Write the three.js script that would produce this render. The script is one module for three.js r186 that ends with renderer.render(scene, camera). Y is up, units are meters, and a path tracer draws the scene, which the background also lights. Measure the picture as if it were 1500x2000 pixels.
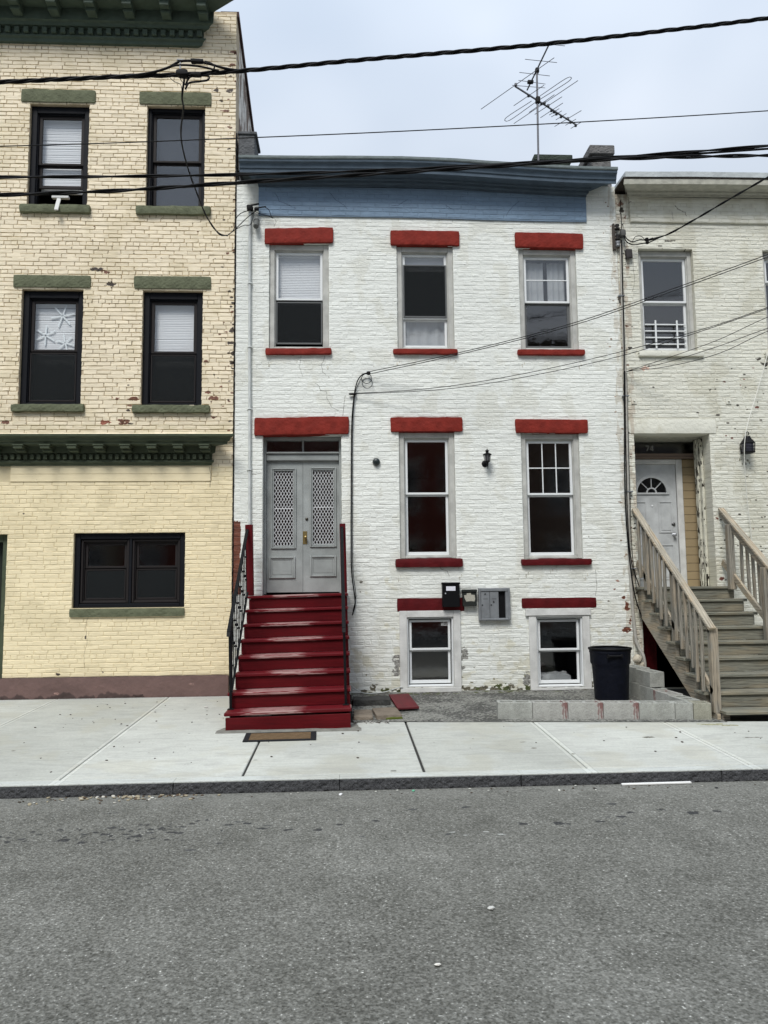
import * as THREE from 'three';
import { mergeGeometries } from 'three/addons/utils/BufferGeometryUtils.js';
import { FontLoader } from 'three/addons/loaders/FontLoader.js';
import { TextGeometry } from 'three/addons/geometries/TextGeometry.js';

// ---------------------------------------------------------------- camera, sky, sun, exposure
const scene = new THREE.Scene();
const camera = new THREE.PerspectiveCamera(67.31, 0.75, 0.1, 600);
camera.rotation.order = 'YXZ';
camera.position.set(0, 1.68, 10.8);
camera.rotation.set(THREE.MathUtils.degToRad(5.6), THREE.MathUtils.degToRad(-2.9), THREE.MathUtils.degToRad(-0.6));

const renderer = new THREE.WebGLRenderer({ antialias: true });
renderer.toneMapping = THREE.LinearToneMapping;
renderer.toneMappingExposure = 2.0;
renderer.shadowMap.enabled = true;

// random numbers and noise, all seeded
function rng(seed) { let s = seed >>> 0; return () => { s = (s + 0x6D2B79F5) >>> 0; let t = s; t = Math.imul(t ^ (t >>> 15), t | 1); t ^= t + Math.imul(t ^ (t >>> 7), t | 61); return ((t ^ (t >>> 14)) >>> 0) / 4294967296; }; }
const LAT = new Float32Array(65536); { const r = rng(77); for (let i = 0; i < 65536; i++) LAT[i] = r(); }
function vn(x, y, per = 256) {                      // value noise 0..1, period per (<= 256)
  const xi = Math.floor(x), yi = Math.floor(y); let fx = x - xi, fy = y - yi;
  fx = fx * fx * (3 - 2 * fx); fy = fy * fy * (3 - 2 * fy);
  const m = (a) => ((a % per) + per) % per;
  const x0 = m(xi), x1 = m(xi + 1), y0 = m(yi) * 256, y1 = m(yi + 1) * 256;
  const a = LAT[y0 + x0], b = LAT[y0 + x1], c = LAT[y1 + x0], d = LAT[y1 + x1];
  return a + (b - a) * fx + (c - a + (a - b - c + d) * fx) * fy;
}
function fbm(x, y, oct = 4, per = 256) { let s = 0, a = 0.5, n = 0; for (let i = 0; i < oct; i++) { s += a * vn(x, y, per); n += a; a *= 0.5; x *= 2; y *= 2; per = Math.min(256, per * 2); } return s / n; }
const clamp = (v, a = 0, b = 1) => Math.min(b, Math.max(a, v));
const sstep = (a, b, v) => { const t = clamp((v - a) / (b - a)); return t * t * (3 - 2 * t); };
const mix = (a, b, t) => a + (b - a) * t;

{ // an overcast sky: thin bright cloud, a little brighter overhead, computed as air and cloud only
  const W = 512, H = 256, d = new Float32Array(W * H * 4);
  for (let j = 0; j < H; j++) for (let i = 0; i < W; i++) {
    const el = ((j + 0.5) / H - 0.5) * Math.PI, az = ((i + 0.5) / W - 0.5) * 2 * Math.PI;
    const y = Math.sin(el), x = Math.cos(el) * Math.cos(az), z = Math.cos(el) * Math.sin(az);
    const k = 1 / (Math.max(y, 0) + 0.25);
    const c = fbm(x * k * 1.1 + 40.3, z * k * 1.1 + 90, 5);
    const t = sstep(0.32, 0.66, c);
    const g = 0.38 + 0.98 * Math.max(y, 0);   // an overcast sky is brighter overhead
    const o = (j * W + i) * 4;
    d[o] = mix(0.325, 0.495, t) * g; d[o + 1] = mix(0.378, 0.535, t) * g; d[o + 2] = mix(0.455, 0.595, t) * g; d[o + 3] = 1;
  }
  const sky = new THREE.DataTexture(d, W, H, THREE.RGBAFormat, THREE.FloatType);
  sky.mapping = THREE.EquirectangularReflectionMapping; sky.magFilter = THREE.LinearFilter; sky.minFilter = THREE.LinearFilter; sky.wrapS = THREE.RepeatWrapping; sky.needsUpdate = true;
  scene.background = sky; scene.environment = sky;
}
const sun = new THREE.DirectionalLight(new THREE.Color().setRGB(1, 0.975, 0.93), 1.5);
sun.position.set(-6, 26, 17); sun.target.position.set(0.5, 3, 0); sun.castShadow = true; sun.shadow.radius = 40;
sun.shadow.mapSize.set(2048, 2048); Object.assign(sun.shadow.camera, { left: -14, right: 14, top: 14, bottom: -14, near: 1, far: 70 });
scene.add(sun, sun.target);

// ---------------------------------------------------------------- geometry helpers: all give non-indexed geometry with position and normal, in world metres
const V = (x, y, z) => new THREE.Vector3(x, y, z);
function flat(arr) { const g = new THREE.BufferGeometry(); g.setAttribute('position', new THREE.Float32BufferAttribute(arr, 3)); g.computeVertexNormals(); return g; }
function plain(g) { const n = g.index ? g.toNonIndexed() : g; for (const k of Object.keys(n.attributes)) if (k !== 'position' && k !== 'normal') n.deleteAttribute(k); n.clearGroups(); return n; }
function hull8(P, Q) { // two rings of 4 (lower, upper) to a closed box
  const o = []; const q = (a, b, c, d) => o.push(...a, ...b, ...c, ...a, ...c, ...d);
  for (let i = 0; i < 4; i++) { const j = (i + 1) % 4; q(P[i], P[j], Q[j], Q[i]); }
  q(P[3], P[2], P[1], P[0]); q(Q[0], Q[1], Q[2], Q[3]); return flat(o);
}
function cbox(x0, x1, y0, y1, z0, z1, c = 0.004) { // box with chamfered edges, 44 triangles
  c = Math.min(c, (x1 - x0) / 3, (y1 - y0) / 3, (z1 - z0) / 3);
  if (c <= 0) return plain(new THREE.BoxGeometry(x1 - x0, y1 - y0, z1 - z0).translate((x0 + x1) / 2, (y0 + y1) / 2, (z0 + z1) / 2));
  const lo = [x0, y0, z0], hi = [x1, y1, z1], o = [];
  const pt = (s, ax) => s.map((v, i) => (v > 0 ? hi[i] : lo[i]) - (i === ax ? 0 : v * c)); // corner point lying on the face of axis ax
  const tri = (a, b, d, n) => { const u = V(...a), v = V(...b).sub(u), w = V(...d).sub(u); if (v.cross(w).dot(n) < 0) o.push(...a, ...d, ...b); else o.push(...a, ...b, ...d); };
  const quad = (a, b, d, e, n) => { tri(a, b, d, n); tri(a, d, e, n); };
  for (let ax = 0; ax < 3; ax++) for (const s of [-1, 1]) {
    const u = (ax + 1) % 3, v = (ax + 2) % 3; const mk = (a, b) => { const t = [0, 0, 0]; t[ax] = s; t[u] = a; t[v] = b; return pt(t, ax); };
    const n = V(0, 0, 0).setComponent(ax, s); quad(mk(-1, -1), mk(1, -1), mk(1, 1), mk(-1, 1), n);
  }
  for (let ax = 0; ax < 3; ax++) { const u = (ax + 1) % 3, v = (ax + 2) % 3;
    for (const a of [-1, 1]) for (const b of [-1, 1]) { const mk = (e, f) => { const t = [0, 0, 0]; t[ax] = e; t[u] = a; t[v] = b; return pt(t, f); };
      quad(mk(-1, u), mk(1, u), mk(1, v), mk(-1, v), V(0, 0, 0).setComponent(u, a).setComponent(v, b)); } }
  for (const a of [-1, 1]) for (const b of [-1, 1]) for (const e of [-1, 1]) tri(pt([a, b, e], 0), pt([a, b, e], 1), pt([a, b, e], 2), V(a, b, e));
  return flat(o);
}
function bar(p, q, w, h, c = 0.003, up = V(0, 1, 0)) { // a squared bar from p to q, w wide and h high
  const a = V(...p), b = V(...q), d = b.clone().sub(a), L = d.length(); d.normalize();
  if (Math.abs(d.dot(up)) > 0.99) up = V(0, 0, 1);
  const s = up.clone().cross(d).normalize(), u = d.clone().cross(s).normalize();
  const g = cbox(-w / 2, w / 2, -h / 2, h / 2, 0, L, c);
  return g.applyMatrix4(new THREE.Matrix4().makeBasis(s, u, d).setPosition(a));
}
function tube(pts, r, n = 24, rad = 6) { return plain(new THREE.TubeGeometry(new THREE.CatmullRomCurve3(pts.map((p) => V(...p)), false, 'centripetal'), n, r, rad, false)); }
function rod(p, q, r, rad = 8) { return plain(new THREE.TubeGeometry(new THREE.LineCurve3(V(...p), V(...q)), 1, r, rad, false)); }
function lathe(prof, x, y, z, seg = 20, tilt) { const g = plain(new THREE.LatheGeometry(prof.map(([a, b]) => new THREE.Vector2(a, b)), seg)); if (tilt) g.rotateX(tilt); return g.translate(x, y, z); }
function sweep(prof, x0, x1, n = 1, opt = {}) { // a (z, y) profile run along x; opt.y(x) lifts it, opt.end(z) / opt.start(z) set where it stops
  const o = []; const P = (i, k) => { const [z, y] = prof[k]; const a = opt.start ? opt.start(z) : x0, b = opt.end ? opt.end(z) : x1; const x = a + (b - a) * i / n; return [x, y + (opt.y ? opt.y(x) : 0), z]; };
  const m = prof.length;
  for (let i = 0; i < n; i++) for (let k = 0; k < m; k++) { const l = (k + 1) % m; const a = P(i, k), b = P(i + 1, k), c = P(i + 1, l), d = P(i, l); o.push(...a, ...c, ...b, ...a, ...d, ...c); }
  const tri = THREE.ShapeUtils.triangulateShape(prof.map(([z, y]) => new THREE.Vector2(z, y)), []);
  for (const [a, b, c] of tri) { o.push(...P(0, a), ...P(0, b), ...P(0, c)); o.push(...P(n, a), ...P(n, c), ...P(n, b)); }
  return flat(o);
}
function ring(x0, x1, y0, y1, z0, z1, w, wt = w, wb = w, c = 0.003) { // a rectangular frame of four butted bars
  return [cbox(x0, x0 + w, y0, y1, z0, z1, c), cbox(x1 - w, x1, y0, y1, z0, z1, c), cbox(x0 + w, x1 - w, y1 - wt, y1, z0, z1, c), cbox(x0 + w, x1 - w, y0, y0 + wb, z0, z1, c)];
}
function rough(x0, x1, y0, y1, z0, z1, amp = 0.006, seed = 1, step = 0.06, skew = 0) { // a worn stone: rounded, uneven box
  const nx = Math.max(2, Math.round((x1 - x0) / step)), ny = Math.max(2, Math.round((y1 - y0) / step)), nz = Math.max(2, Math.round((z1 - z0) / step));
  const g = new THREE.BoxGeometry(x1 - x0, y1 - y0, z1 - z0, nx, ny, nz).translate((x0 + x1) / 2, (y0 + y1) / 2, (z0 + z1) / 2);
  const p = g.attributes.position, r = Math.min(0.012, (y1 - y0) / 5);
  for (let i = 0; i < p.count; i++) {
    let x = p.getX(i), y = p.getY(i), z = p.getZ(i);
    const n = (k) => (fbm(x * 9 + seed * 7 + k * 31, (y + z) * 14 + seed * 3 + k * 17, 3) - 0.5) * 2 * amp;
    const ex = Math.min(x - x0, x1 - x) < 1e-4, ey = Math.min(y - y0, y1 - y) < 1e-4, ez = Math.min(z - z0, z1 - z) < 1e-4;
    if (ex + ey + ez > 1) { const k = ex + ey + ez === 3 ? 0.75 : 0.5; if (ex) x += (x < (x0 + x1) / 2 ? 1 : -1) * r * k; if (ey) y += (y < (y0 + y1) / 2 ? 1 : -1) * r * k; if (ez) z += (z < (z0 + z1) / 2 ? 1 : -1) * r * k; }
    p.setXYZ(i, x + n(0), y + n(1) + skew * (x - (x0 + x1) / 2), z + n(2));
  }
  g.computeVertexNormals(); return plain(g);
}
function wallWithHoles(x0, x1, y0, y1, z0, z1, holes) {
  const s = new THREE.Shape([new THREE.Vector2(x0, y0), new THREE.Vector2(x1, y0), new THREE.Vector2(x1, y1), new THREE.Vector2(x0, y1)]);
  for (const [a, b, c, d] of holes) s.holes.push(new THREE.Path([new THREE.Vector2(a, c), new THREE.Vector2(a, d), new THREE.Vector2(b, d), new THREE.Vector2(b, c)]));
  return plain(new THREE.ExtrudeGeometry(s, { depth: z1 - z0, bevelEnabled: false }).translate(0, 0, z0));
}
function setUV(g, grain, du = 0, dv = 0) { // uv in metres by the face's main direction; grain: the axis that u follows
  const p = g.attributes.position, n = g.attributes.normal, uv = new Float32Array(p.count * 2), gi = 'xyz'.indexOf(grain);
  for (let i = 0; i < p.count; i += 3) {
    const a = [0, 1, 2].map((k) => Math.abs(n.array[i * 3 + k] + n.array[i * 3 + 3 + k] + n.array[i * 3 + 6 + k]));
    const ax = a[0] > a[1] && a[0] > a[2] ? 0 : a[1] > a[2] ? 1 : 2;
    let u = ax === 0 ? 2 : 0, v = ax === 1 ? 2 : 1; if (gi >= 0 && v === gi) [u, v] = [v, u];
    for (let k = 0; k < 3; k++) { uv[(i + k) * 2] = p.array[(i + k) * 3 + u] + du; uv[(i + k) * 2 + 1] = p.array[(i + k) * 3 + v] + dv; }
  }
  g.setAttribute('uv', new THREE.BufferAttribute(uv, 2)); return g;
}

// ---------------------------------------------------------------- the scene graph
const taken = {};
function numbered(n) { const k = taken[n] = (taken[n] ?? -1) + 1; return k ? `${n}_${String(k).padStart(3, '0')}` : n; }
function thing(name, label, category, base = [0, 0, 0], group) {
  const o = new THREE.Group(); o.name = numbered(name); o.position.set(...base); o.userData = { label, category, at: base };
  if (group) o.userData.group = group; scene.add(o); return o;
}
function setting(name, label, base = [0, 0, 0]) { const o = new THREE.Group(); o.name = numbered(name); o.position.set(...base); o.userData = { label, category: name.replace(/_/g, ' '), kind: 'structure', at: base }; scene.add(o); return o; }
const baseOf = (o) => { while (o.parent && o.parent !== scene) o = o.parent; return o.userData.at; };
function part(name, geos, mat, parent, opt = {}) { // one named mesh of a thing, its geometry given in world metres
  let g = Array.isArray(geos) ? (geos.length > 1 ? mergeGeometries(geos) : geos[0]) : geos;
  if (!g.attributes.uv) { setUV(g, opt.grain, opt.du, opt.dv); if (opt.planar) { const p = g.attributes.position, u = g.attributes.uv; for (let i = 0; i < p.count; i++) u.setXY(i, p.getX(i) + p.getZ(i) * 0.15, p.getY(i)); } }
  const b = baseOf(parent); g.translate(-b[0], -b[1], -b[2]);
  const m = new THREE.Mesh(g, mat); m.name = name; m.castShadow = m.receiveShadow = true; parent.add(m);
  if (opt.label) m.userData.label = opt.label; if (opt.kind) m.userData.kind = opt.kind;
  return m;
}

// ---------------------------------------------------------------- textures
function tex(W, H, f, srgb = true) { // f(i, j) gives [r, g, b] 0..255; row 0 is the bottom
  const d = new Uint8Array(W * H * 4);
  for (let j = 0; j < H; j++) for (let i = 0; i < W; i++) { const c = f(i, j), o = (j * W + i) * 4; d[o] = clamp(c[0], 0, 255); d[o + 1] = clamp(c[1], 0, 255); d[o + 2] = clamp(c[2], 0, 255); d[o + 3] = 255; }
  const t = new THREE.DataTexture(d, W, H); t.magFilter = THREE.LinearFilter; t.minFilter = THREE.LinearMipmapLinearFilter; t.generateMipmaps = true; t.wrapS = t.wrapT = THREE.RepeatWrapping;
  if (srgb) t.colorSpace = THREE.SRGBColorSpace; t.needsUpdate = true; return t;
}
function scaled(t, mx, my = mx, ox = 0, oy = 0) { const c = t.clone(); c.repeat.set(1 / mx, 1 / my); c.offset.set(-ox / mx, -oy / my); c.needsUpdate = true; return c; }
const g3 = (v) => [v, v, v];
const T = {};
T.paint = tex(512, 512, (i, j) => { // thick brushed paint over brick: long low ridges, small lumps
  const x = i / 512, y = j / 512; const a = fbm(x * 12, y * 34, 4, 12), b = fbm(x * 40 + 5, y * 72 + 9, 3, 40), c = fbm(x * 7 + 3, y * 14, 3, 7);
  return g3(255 * clamp(0.44 * a + 0.36 * b + 0.20 * c));
}, false);
T.grit = tex(512, 512, (i, j) => { const x = i / 512, y = j / 512; return g3(255 * (0.6 * vn(x * 128, y * 128, 128) + 0.4 * fbm(x * 32, y * 32, 3, 32))); }, false);
T.stone = tex(512, 512, (i, j) => { const x = i / 512, y = j / 512; return g3(255 * fbm(x * 16, y * 16, 5, 16)); }, false);
T.mottle = tex(512, 512, (i, j) => { const x = i / 512, y = j / 512; const v = 226 + 26 * (fbm(x * 6, y * 6, 5, 6) - 0.5) * 2 + 8 * (vn(x * 128, y * 128, 128) - 0.5); return [v, v, v]; });
T.asphaltBump = tex(1024, 1024, (i, j) => { const x = i / 1024, y = j / 1024; const a = vn(x * 256, y * 256, 256), b = vn(x * 128 + 7, y * 128 + 3, 128); return g3(255 * clamp(0.65 * a + 0.45 * Math.max(0, b - 0.35))); }, false);
T.broom = tex(512, 512, (i, j) => { const x = i / 512, y = j / 512; return g3(255 * (0.6 * fbm(x * 6, y * 128, 2, 6) + 0.4 * vn(x * 200, y * 200, 200))); }, false);
T.wood = tex(1024, 256, (i, j) => { // weathered timber, grain along u (1.6 m by 0.4 m)
  const x = i / 1024, y = j / 256; const w = fbm(x * 4, y * 8, 3, 4) * 0.12; const g = fbm(x * 6, (y + w) * 64, 3, 6), f = fbm(x * 24, y * 128, 2, 24), s = fbm(x * 5 + 9, y * 4 + 2, 4, 5);
  const k = 0.70 + 0.36 * g + 0.2 * (f - 0.5) - 0.10 * sstep(0.36, 0.30, g); const gr = sstep(0.34, 0.58, s);
  return [mix(148, 138, gr) * k * 1.12, mix(138, 134, gr) * k * 1.12, mix(122, 124, gr) * k * 1.12];
});
T.woodBump = tex(1024, 256, (i, j) => { const x = i / 1024, y = j / 256; const w = fbm(x * 4, y * 8, 3, 4) * 0.12; return g3(255 * (0.7 * fbm(x * 6, (y + w) * 64, 3, 6) + 0.3 * fbm(x * 24, y * 128, 2, 24))); }, false);
T.redwood = tex(1024, 256, (i, j) => { // red floor paint on boards, brushed
  const x = i / 1024, y = j / 256; const g = fbm(x * 8, y * 64, 3, 8), s = fbm(x * 6 + 4, y * 6, 4, 6); const k = 0.8 + 0.25 * g + 0.25 * (s - 0.5);
  return [90 * k, 13 * k, 20 * k];
});
T.redtread = tex(1024, 256, (i, j) => { // the same paint walked off the treads down to grey undercoat, in streaks (2.72 m by 0.4 m)
  const x = i / 1024, y = j / 256; const g = fbm(x * 8, y * 64, 3, 8), s = fbm(x * 6 + 4, y * 6, 4, 6); const k = 0.82 + 0.25 * g + 0.25 * (s - 0.5);
  const mid = 1 - Math.abs(((x * 2) % 1) - 0.5) * 2; const w = sstep(0.60, 0.71, 0.42 * fbm(x * 9, y * 48 + 3, 4, 9) + 0.20 * fbm(x * 40 + 2, y * 30, 2, 40) + 0.38 * sstep(0.1, 0.75, mid)) * 0.75;
  return [mix(98 * k, 182, w), mix(17 * k, 168, w), mix(25 * k, 160, w)];
});
T.granite = tex(512, 256, (i, j) => { const x = i / 512, y = j / 256; const a = vn(x * 256, y * 128, 128), b = fbm(x * 24, y * 12, 4, 12); const v = 62 + 44 * (a - 0.5) + 40 * (b - 0.5); return [v, v + 1, v + 3]; });
T.cmu = tex(512, 512, (i, j) => { const x = i / 512, y = j / 512; const v = 168 + 40 * (fbm(x * 8, y * 8, 4, 8) - 0.5) + 34 * (vn(x * 128, y * 128, 128) - 0.5); return [v, v, v - 5]; });

// a whole painted facade in metres: base(x, y) gives its colour; marks are real marks on it
function facade(x0, x1, y0, y1, ppm, base, chips, cracks, chipColour) {
  const W = Math.round((x1 - x0) * ppm), H = Math.round((y1 - y0) * ppm), buf = new Float32Array(W * H * 3);
  for (let j = 0; j < H; j++) for (let i = 0; i < W; i++) { const c = base(x0 + (i + 0.5) / ppm, y0 + (j + 0.5) / ppm), o = (j * W + i) * 3; buf[o] = c[0]; buf[o + 1] = c[1]; buf[o + 2] = c[2]; }
  const put = (i, j, c, t) => { if (i < 0 || j < 0 || i >= W || j >= H) return; const o = (j * W + i) * 3; for (let k = 0; k < 3; k++) buf[o + k] = mix(buf[o + k], c[k], t); };
  for (const [x, y, r, col, ry = r * 0.6] of chips) {
    const c = col ?? chipColour, R = Math.ceil(r * 1.7 * ppm), I = Math.round((x - x0) * ppm), J = Math.round((y - y0) * ppm);
    for (let b = -R; b <= R; b++) for (let a = -R; a <= R; a++) {
      const d = Math.hypot(a / ppm / r, b / ppm / ry), n = fbm((I + a) / ppm * 26, (J + b) / ppm * 34, 3);
      const t = sstep(0.12, 0.0, d - 0.25 - (n - 0.28) * 1.5); if (t > 0) { const q = 0.75 + 0.5 * vn((I + a) / ppm * 90, (J + b) / ppm * 90); put(I + a, J + b, [c[0] * q, c[1] * q, c[2] * q], t); }
    }
  }
  for (const [pts, w = 0.004, c = [70, 68, 62]] of cracks) for (let k = 0; k + 1 < pts.length; k++) {
    const [ax, ay] = pts[k], [bx, by] = pts[k + 1], n = Math.ceil(Math.hypot(bx - ax, by - ay) * ppm * 2);
    for (let s = 0; s <= n; s++) { const x = mix(ax, bx, s / n) + (vn(k * 9 + s * 0.08, ax * 50) - 0.5) * 0.012, y = mix(ay, by, s / n) + (vn(s * 0.08, by * 50 + k) - 0.5) * 0.012; const I = (x - x0) * ppm, J = (y - y0) * ppm, h = w * ppm / 2;
      for (let b = Math.floor(J - h - 1); b <= J + h + 1; b++) for (let a = Math.floor(I - h - 1); a <= I + h + 1; a++) { const d = Math.hypot(a + 0.5 - I, b + 0.5 - J); put(a, b, c, 0.35 * clamp(h + 0.6 - d)); } }
  }
  const t = tex(W, H, (i, j) => { const o = (j * W + i) * 3; return [buf[o], buf[o + 1], buf[o + 2]]; });
  t.wrapS = t.wrapT = THREE.ClampToEdgeWrapping; return scaled(t, x1 - x0, y1 - y0, x0, y0);
}
const S = THREE.MeshStandardMaterial, PH = THREE.MeshPhysicalMaterial;
const lin = (r, g, b) => new THREE.Color().setRGB(r, g, b);
function mat(r, g, b, rough = 0.7, opt = {}) { return new PH({ color: lin(r, g, b), roughness: rough, specularIntensity: rough < 0.45 || opt.metalness ? 1 : 0.35, ...opt }); }   // weathered, porous surfaces mirror little
const bump = (t, m, h, my = m) => ({ bumpMap: scaled(t, m, my), bumpScale: h });

// ---------------------------------------------------------------- materials
const M = {};
M.glass = new PH({ color: 0xffffff, transmission: 1, thickness: 0, roughness: 0.01, ior: 1.72, ...bump(T.stone, 2.2, 0.0016) });
M.oldGlass = new PH({ color: 0xffffff, transmission: 1, thickness: 0, roughness: 0.015, ior: 1.6, ...bump(T.stone, 1.4, 0.004) });
M.vinyl = mat(0.74, 0.76, 0.76, 0.45, bump(T.grit, 0.5, 0.0004));
M.casing = mat(0.60, 0.60, 0.56, 0.65, { map: scaled(T.mottle, 0.7), ...bump(T.woodBump, 0.9, 0.0012, 0.3) });
M.trimWhite = mat(0.80, 0.80, 0.77, 0.6, { map: scaled(T.mottle, 0.9), ...bump(T.woodBump, 0.9, 0.001, 0.3) });
M.darkFrame = mat(0.005, 0.006, 0.009, 0.62, bump(T.grit, 0.5, 0.0004));
M.darkSash = mat(0.020, 0.017, 0.017, 0.6, bump(T.grit, 0.5, 0.0004));
M.screen = mat(0.014, 0.016, 0.017, 0.95, { transparent: true, opacity: 0.78 });
M.screenFrame = mat(0.13, 0.135, 0.135, 0.5);
M.blind = mat(0.72, 0.74, 0.75, 0.6);
M.shade = mat(0.022, 0.024, 0.030, 0.9);
M.curtain = mat(0.36, 0.38, 0.39, 0.95);
M.room = mat(0.22, 0.21, 0.20, 0.95);
M.brickRed = mat(0.265, 0.030, 0.020, 0.75, { map: scaled(T.mottle, 0.5), ...bump(T.stone, 0.5, 0.006) });
// the crimson floor paint of the steps, also on the lower sills and basement bands (a different paint from the orange brick red of the lintels)
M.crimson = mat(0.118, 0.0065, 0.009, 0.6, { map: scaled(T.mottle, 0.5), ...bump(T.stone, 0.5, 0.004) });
M.greenStone = mat(0.165, 0.180, 0.112, 0.8, { map: scaled(T.mottle, 0.5), ...bump(T.stone, 0.45, 0.010) });
M.greenWood = mat(0.088, 0.122, 0.092, 0.55, { map: scaled(T.mottle, 0.6), ...bump(T.grit, 0.6, 0.0012) });
M.greenDark = mat(0.088, 0.108, 0.070, 0.6, { map: scaled(T.mottle, 0.6), ...bump(T.grit, 0.6, 0.0012) });
M.blueWood = mat(0.098, 0.135, 0.175, 0.6, { map: scaled(T.mottle, 0.8), ...bump(T.grit, 0.6, 0.0015) });
M.flashing = mat(0.20, 0.235, 0.235, 0.7, { map: scaled(T.mottle, 0.4), ...bump(T.stone, 0.6, 0.006) });
M.creamWood = mat(0.56, 0.55, 0.47, 0.7, { map: scaled(T.mottle, 0.4), ...bump(T.stone, 0.5, 0.006) });
M.tin = mat(0.62, 0.66, 0.66, 0.4, { map: scaled(T.mottle, 0.8), ...bump(T.stone, 0.9, 0.006) });
M.tar = mat(0.03, 0.029, 0.028, 0.85, bump(T.stone, 0.4, 0.01));
M.brownStone = mat(0.135, 0.088, 0.078, 0.85, { map: scaled(T.mottle, 0.8), ...bump(T.stone, 0.6, 0.006) });
M.roof = mat(0.06, 0.06, 0.06, 0.95);
M.greyDoor = mat(0.40, 0.425, 0.415, 0.5, { map: scaled(T.mottle, 1.1), ...bump(T.woodBump, 1.6, 0.0008, 0.4) });
M.grille = mat(0.66, 0.67, 0.68, 0.5);
M.brass = mat(0.32, 0.24, 0.10, 0.42, { metalness: 0.85 });
M.iron = mat(0.005, 0.006, 0.007, 0.5, bump(T.grit, 0.2, 0.0006));
M.blackMetal = mat(0.005, 0.005, 0.006, 0.55);
M.cable = mat(0.004, 0.004, 0.0045, 0.65);
M.steel = mat(0.42, 0.43, 0.45, 0.35, { metalness: 0.7 });
M.greyMetal = mat(0.30, 0.315, 0.33, 0.45, { metalness: 0.25, map: scaled(T.mottle, 0.5) });
M.whitePipe = mat(0.72, 0.75, 0.73, 0.6, { map: scaled(T.mottle, 0.5) });
M.paper = mat(0.72, 0.72, 0.78, 0.8);
M.paperOld = mat(0.52, 0.50, 0.42, 0.85, { map: scaled(T.mottle, 0.06) });
M.redWood = new PH({ specularIntensity: 0.35, map: scaled(T.redwood, 1.6, 0.4), roughness: 0.5, ...bump(T.woodBump, 1.6, 0.0012, 0.4) });
M.redTread = new PH({ specularIntensity: 0.35, map: scaled(T.redtread, 2.72, 0.4), roughness: 0.55, ...bump(T.woodBump, 1.6, 0.0012, 0.4) });
M.palewood = new PH({ specularIntensity: 0.35, color: lin(1.35, 1.30, 1.22), map: scaled(T.wood, 1.6, 0.4), roughness: 0.85, ...bump(T.woodBump, 1.6, 0.003, 0.4) });
M.timber = new PH({ specularIntensity: 0.35, map: scaled(T.wood, 1.6, 0.4), roughness: 0.85, ...bump(T.woodBump, 1.6, 0.003, 0.4) });
M.timberGrey = new PH({ specularIntensity: 0.35, color: lin(0.74, 0.78, 0.75), map: scaled(T.wood, 1.6, 0.4), roughness: 0.9, ...bump(T.woodBump, 1.6, 0.003, 0.4) });
M.cmu = new S({ map: scaled(T.cmu, 0.6), color: lin(0.86, 0.88, 0.86), roughness: 0.95, ...bump(T.grit, 0.35, 0.004) });
M.bareBrick = mat(0.28, 0.095, 0.055, 0.9, { map: scaled(T.mottle, 0.2), ...bump(T.grit, 0.25, 0.006) });

// ---------------------------------------------------------------- brickwork
function minus(r, h) { // rectangle less a hole
  const [a, b, c, d] = r, [e, f, g, k] = h; if (e >= b || f <= a || g >= d || k <= c) return [r];
  const o = []; if (e > a) o.push([a, e, c, d]); if (f < b) o.push([f, b, c, d]);
  const x0 = Math.max(a, e), x1 = Math.min(b, f); if (g > c) o.push([x0, x1, c, g]); if (k < d) o.push([x0, x1, k, d]); return o;
}
function brickGeo([x0, x1, y0, y1], z, back, bev, R, jit, jz = jit * 0.35) {
  const j = () => (R() - 0.5) * jit, dz = (R() - 0.5) * jz, tx = (R() - 0.5) * jz * 0.8, ty = (R() - 0.5) * jz * 0.8;
  const wob = (x, y) => y + 0.011 * (fbm(x * 2.3 + 11, y * 1.9 + 5, 3) - 0.5);   // courses that wander as old ones do
  const O = [[x0 + j(), wob(x0, y0) + j() * 0.7], [x1 + j(), wob(x1, y0) + j() * 0.7], [x1 + j(), wob(x1, y1) + j() * 0.7], [x0 + j(), wob(x0, y1) + j() * 0.7]];
  const b1 = Math.min(bev * (0.7 + 0.6 * R()), (x1 - x0) / 3, (y1 - y0) / 3), I = [[b1, b1], [-b1, b1], [-b1, -b1], [b1, -b1]].map(([a, b], i) => [O[i][0] + a * 0.9, O[i][1] + b]);
  const zz = (i) => z + dz + (i === 1 || i === 2 ? tx : -tx) + (i > 1 ? ty : -ty);
  const A = O.map(([a, b]) => [a, b, back]), B = O.map(([a, b], i) => [a, b, zz(i) - b1 * 0.7]), C = I.map(([a, b], i) => [a, b, zz(i)]);
  const o = []; const q = (a, b, c, d) => o.push(...a, ...b, ...c, ...a, ...c, ...d);
  for (let i = 0; i < 4; i++) { const k = (i + 1) % 4; q(A[i], A[k], B[k], B[i]); q(B[i], B[k], C[k], C[i]); } q(C[0], C[1], C[2], C[3]);
  const g = flat(o), n = g.attributes.position.count, s = 0.955 + 0.05 * R(), c = new Float32Array(n * 3).fill(s); g.setAttribute('color', new THREE.BufferAttribute(c, 3));
  // soft paint: let the front's normals lean over its edges
  return g;
}
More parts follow.
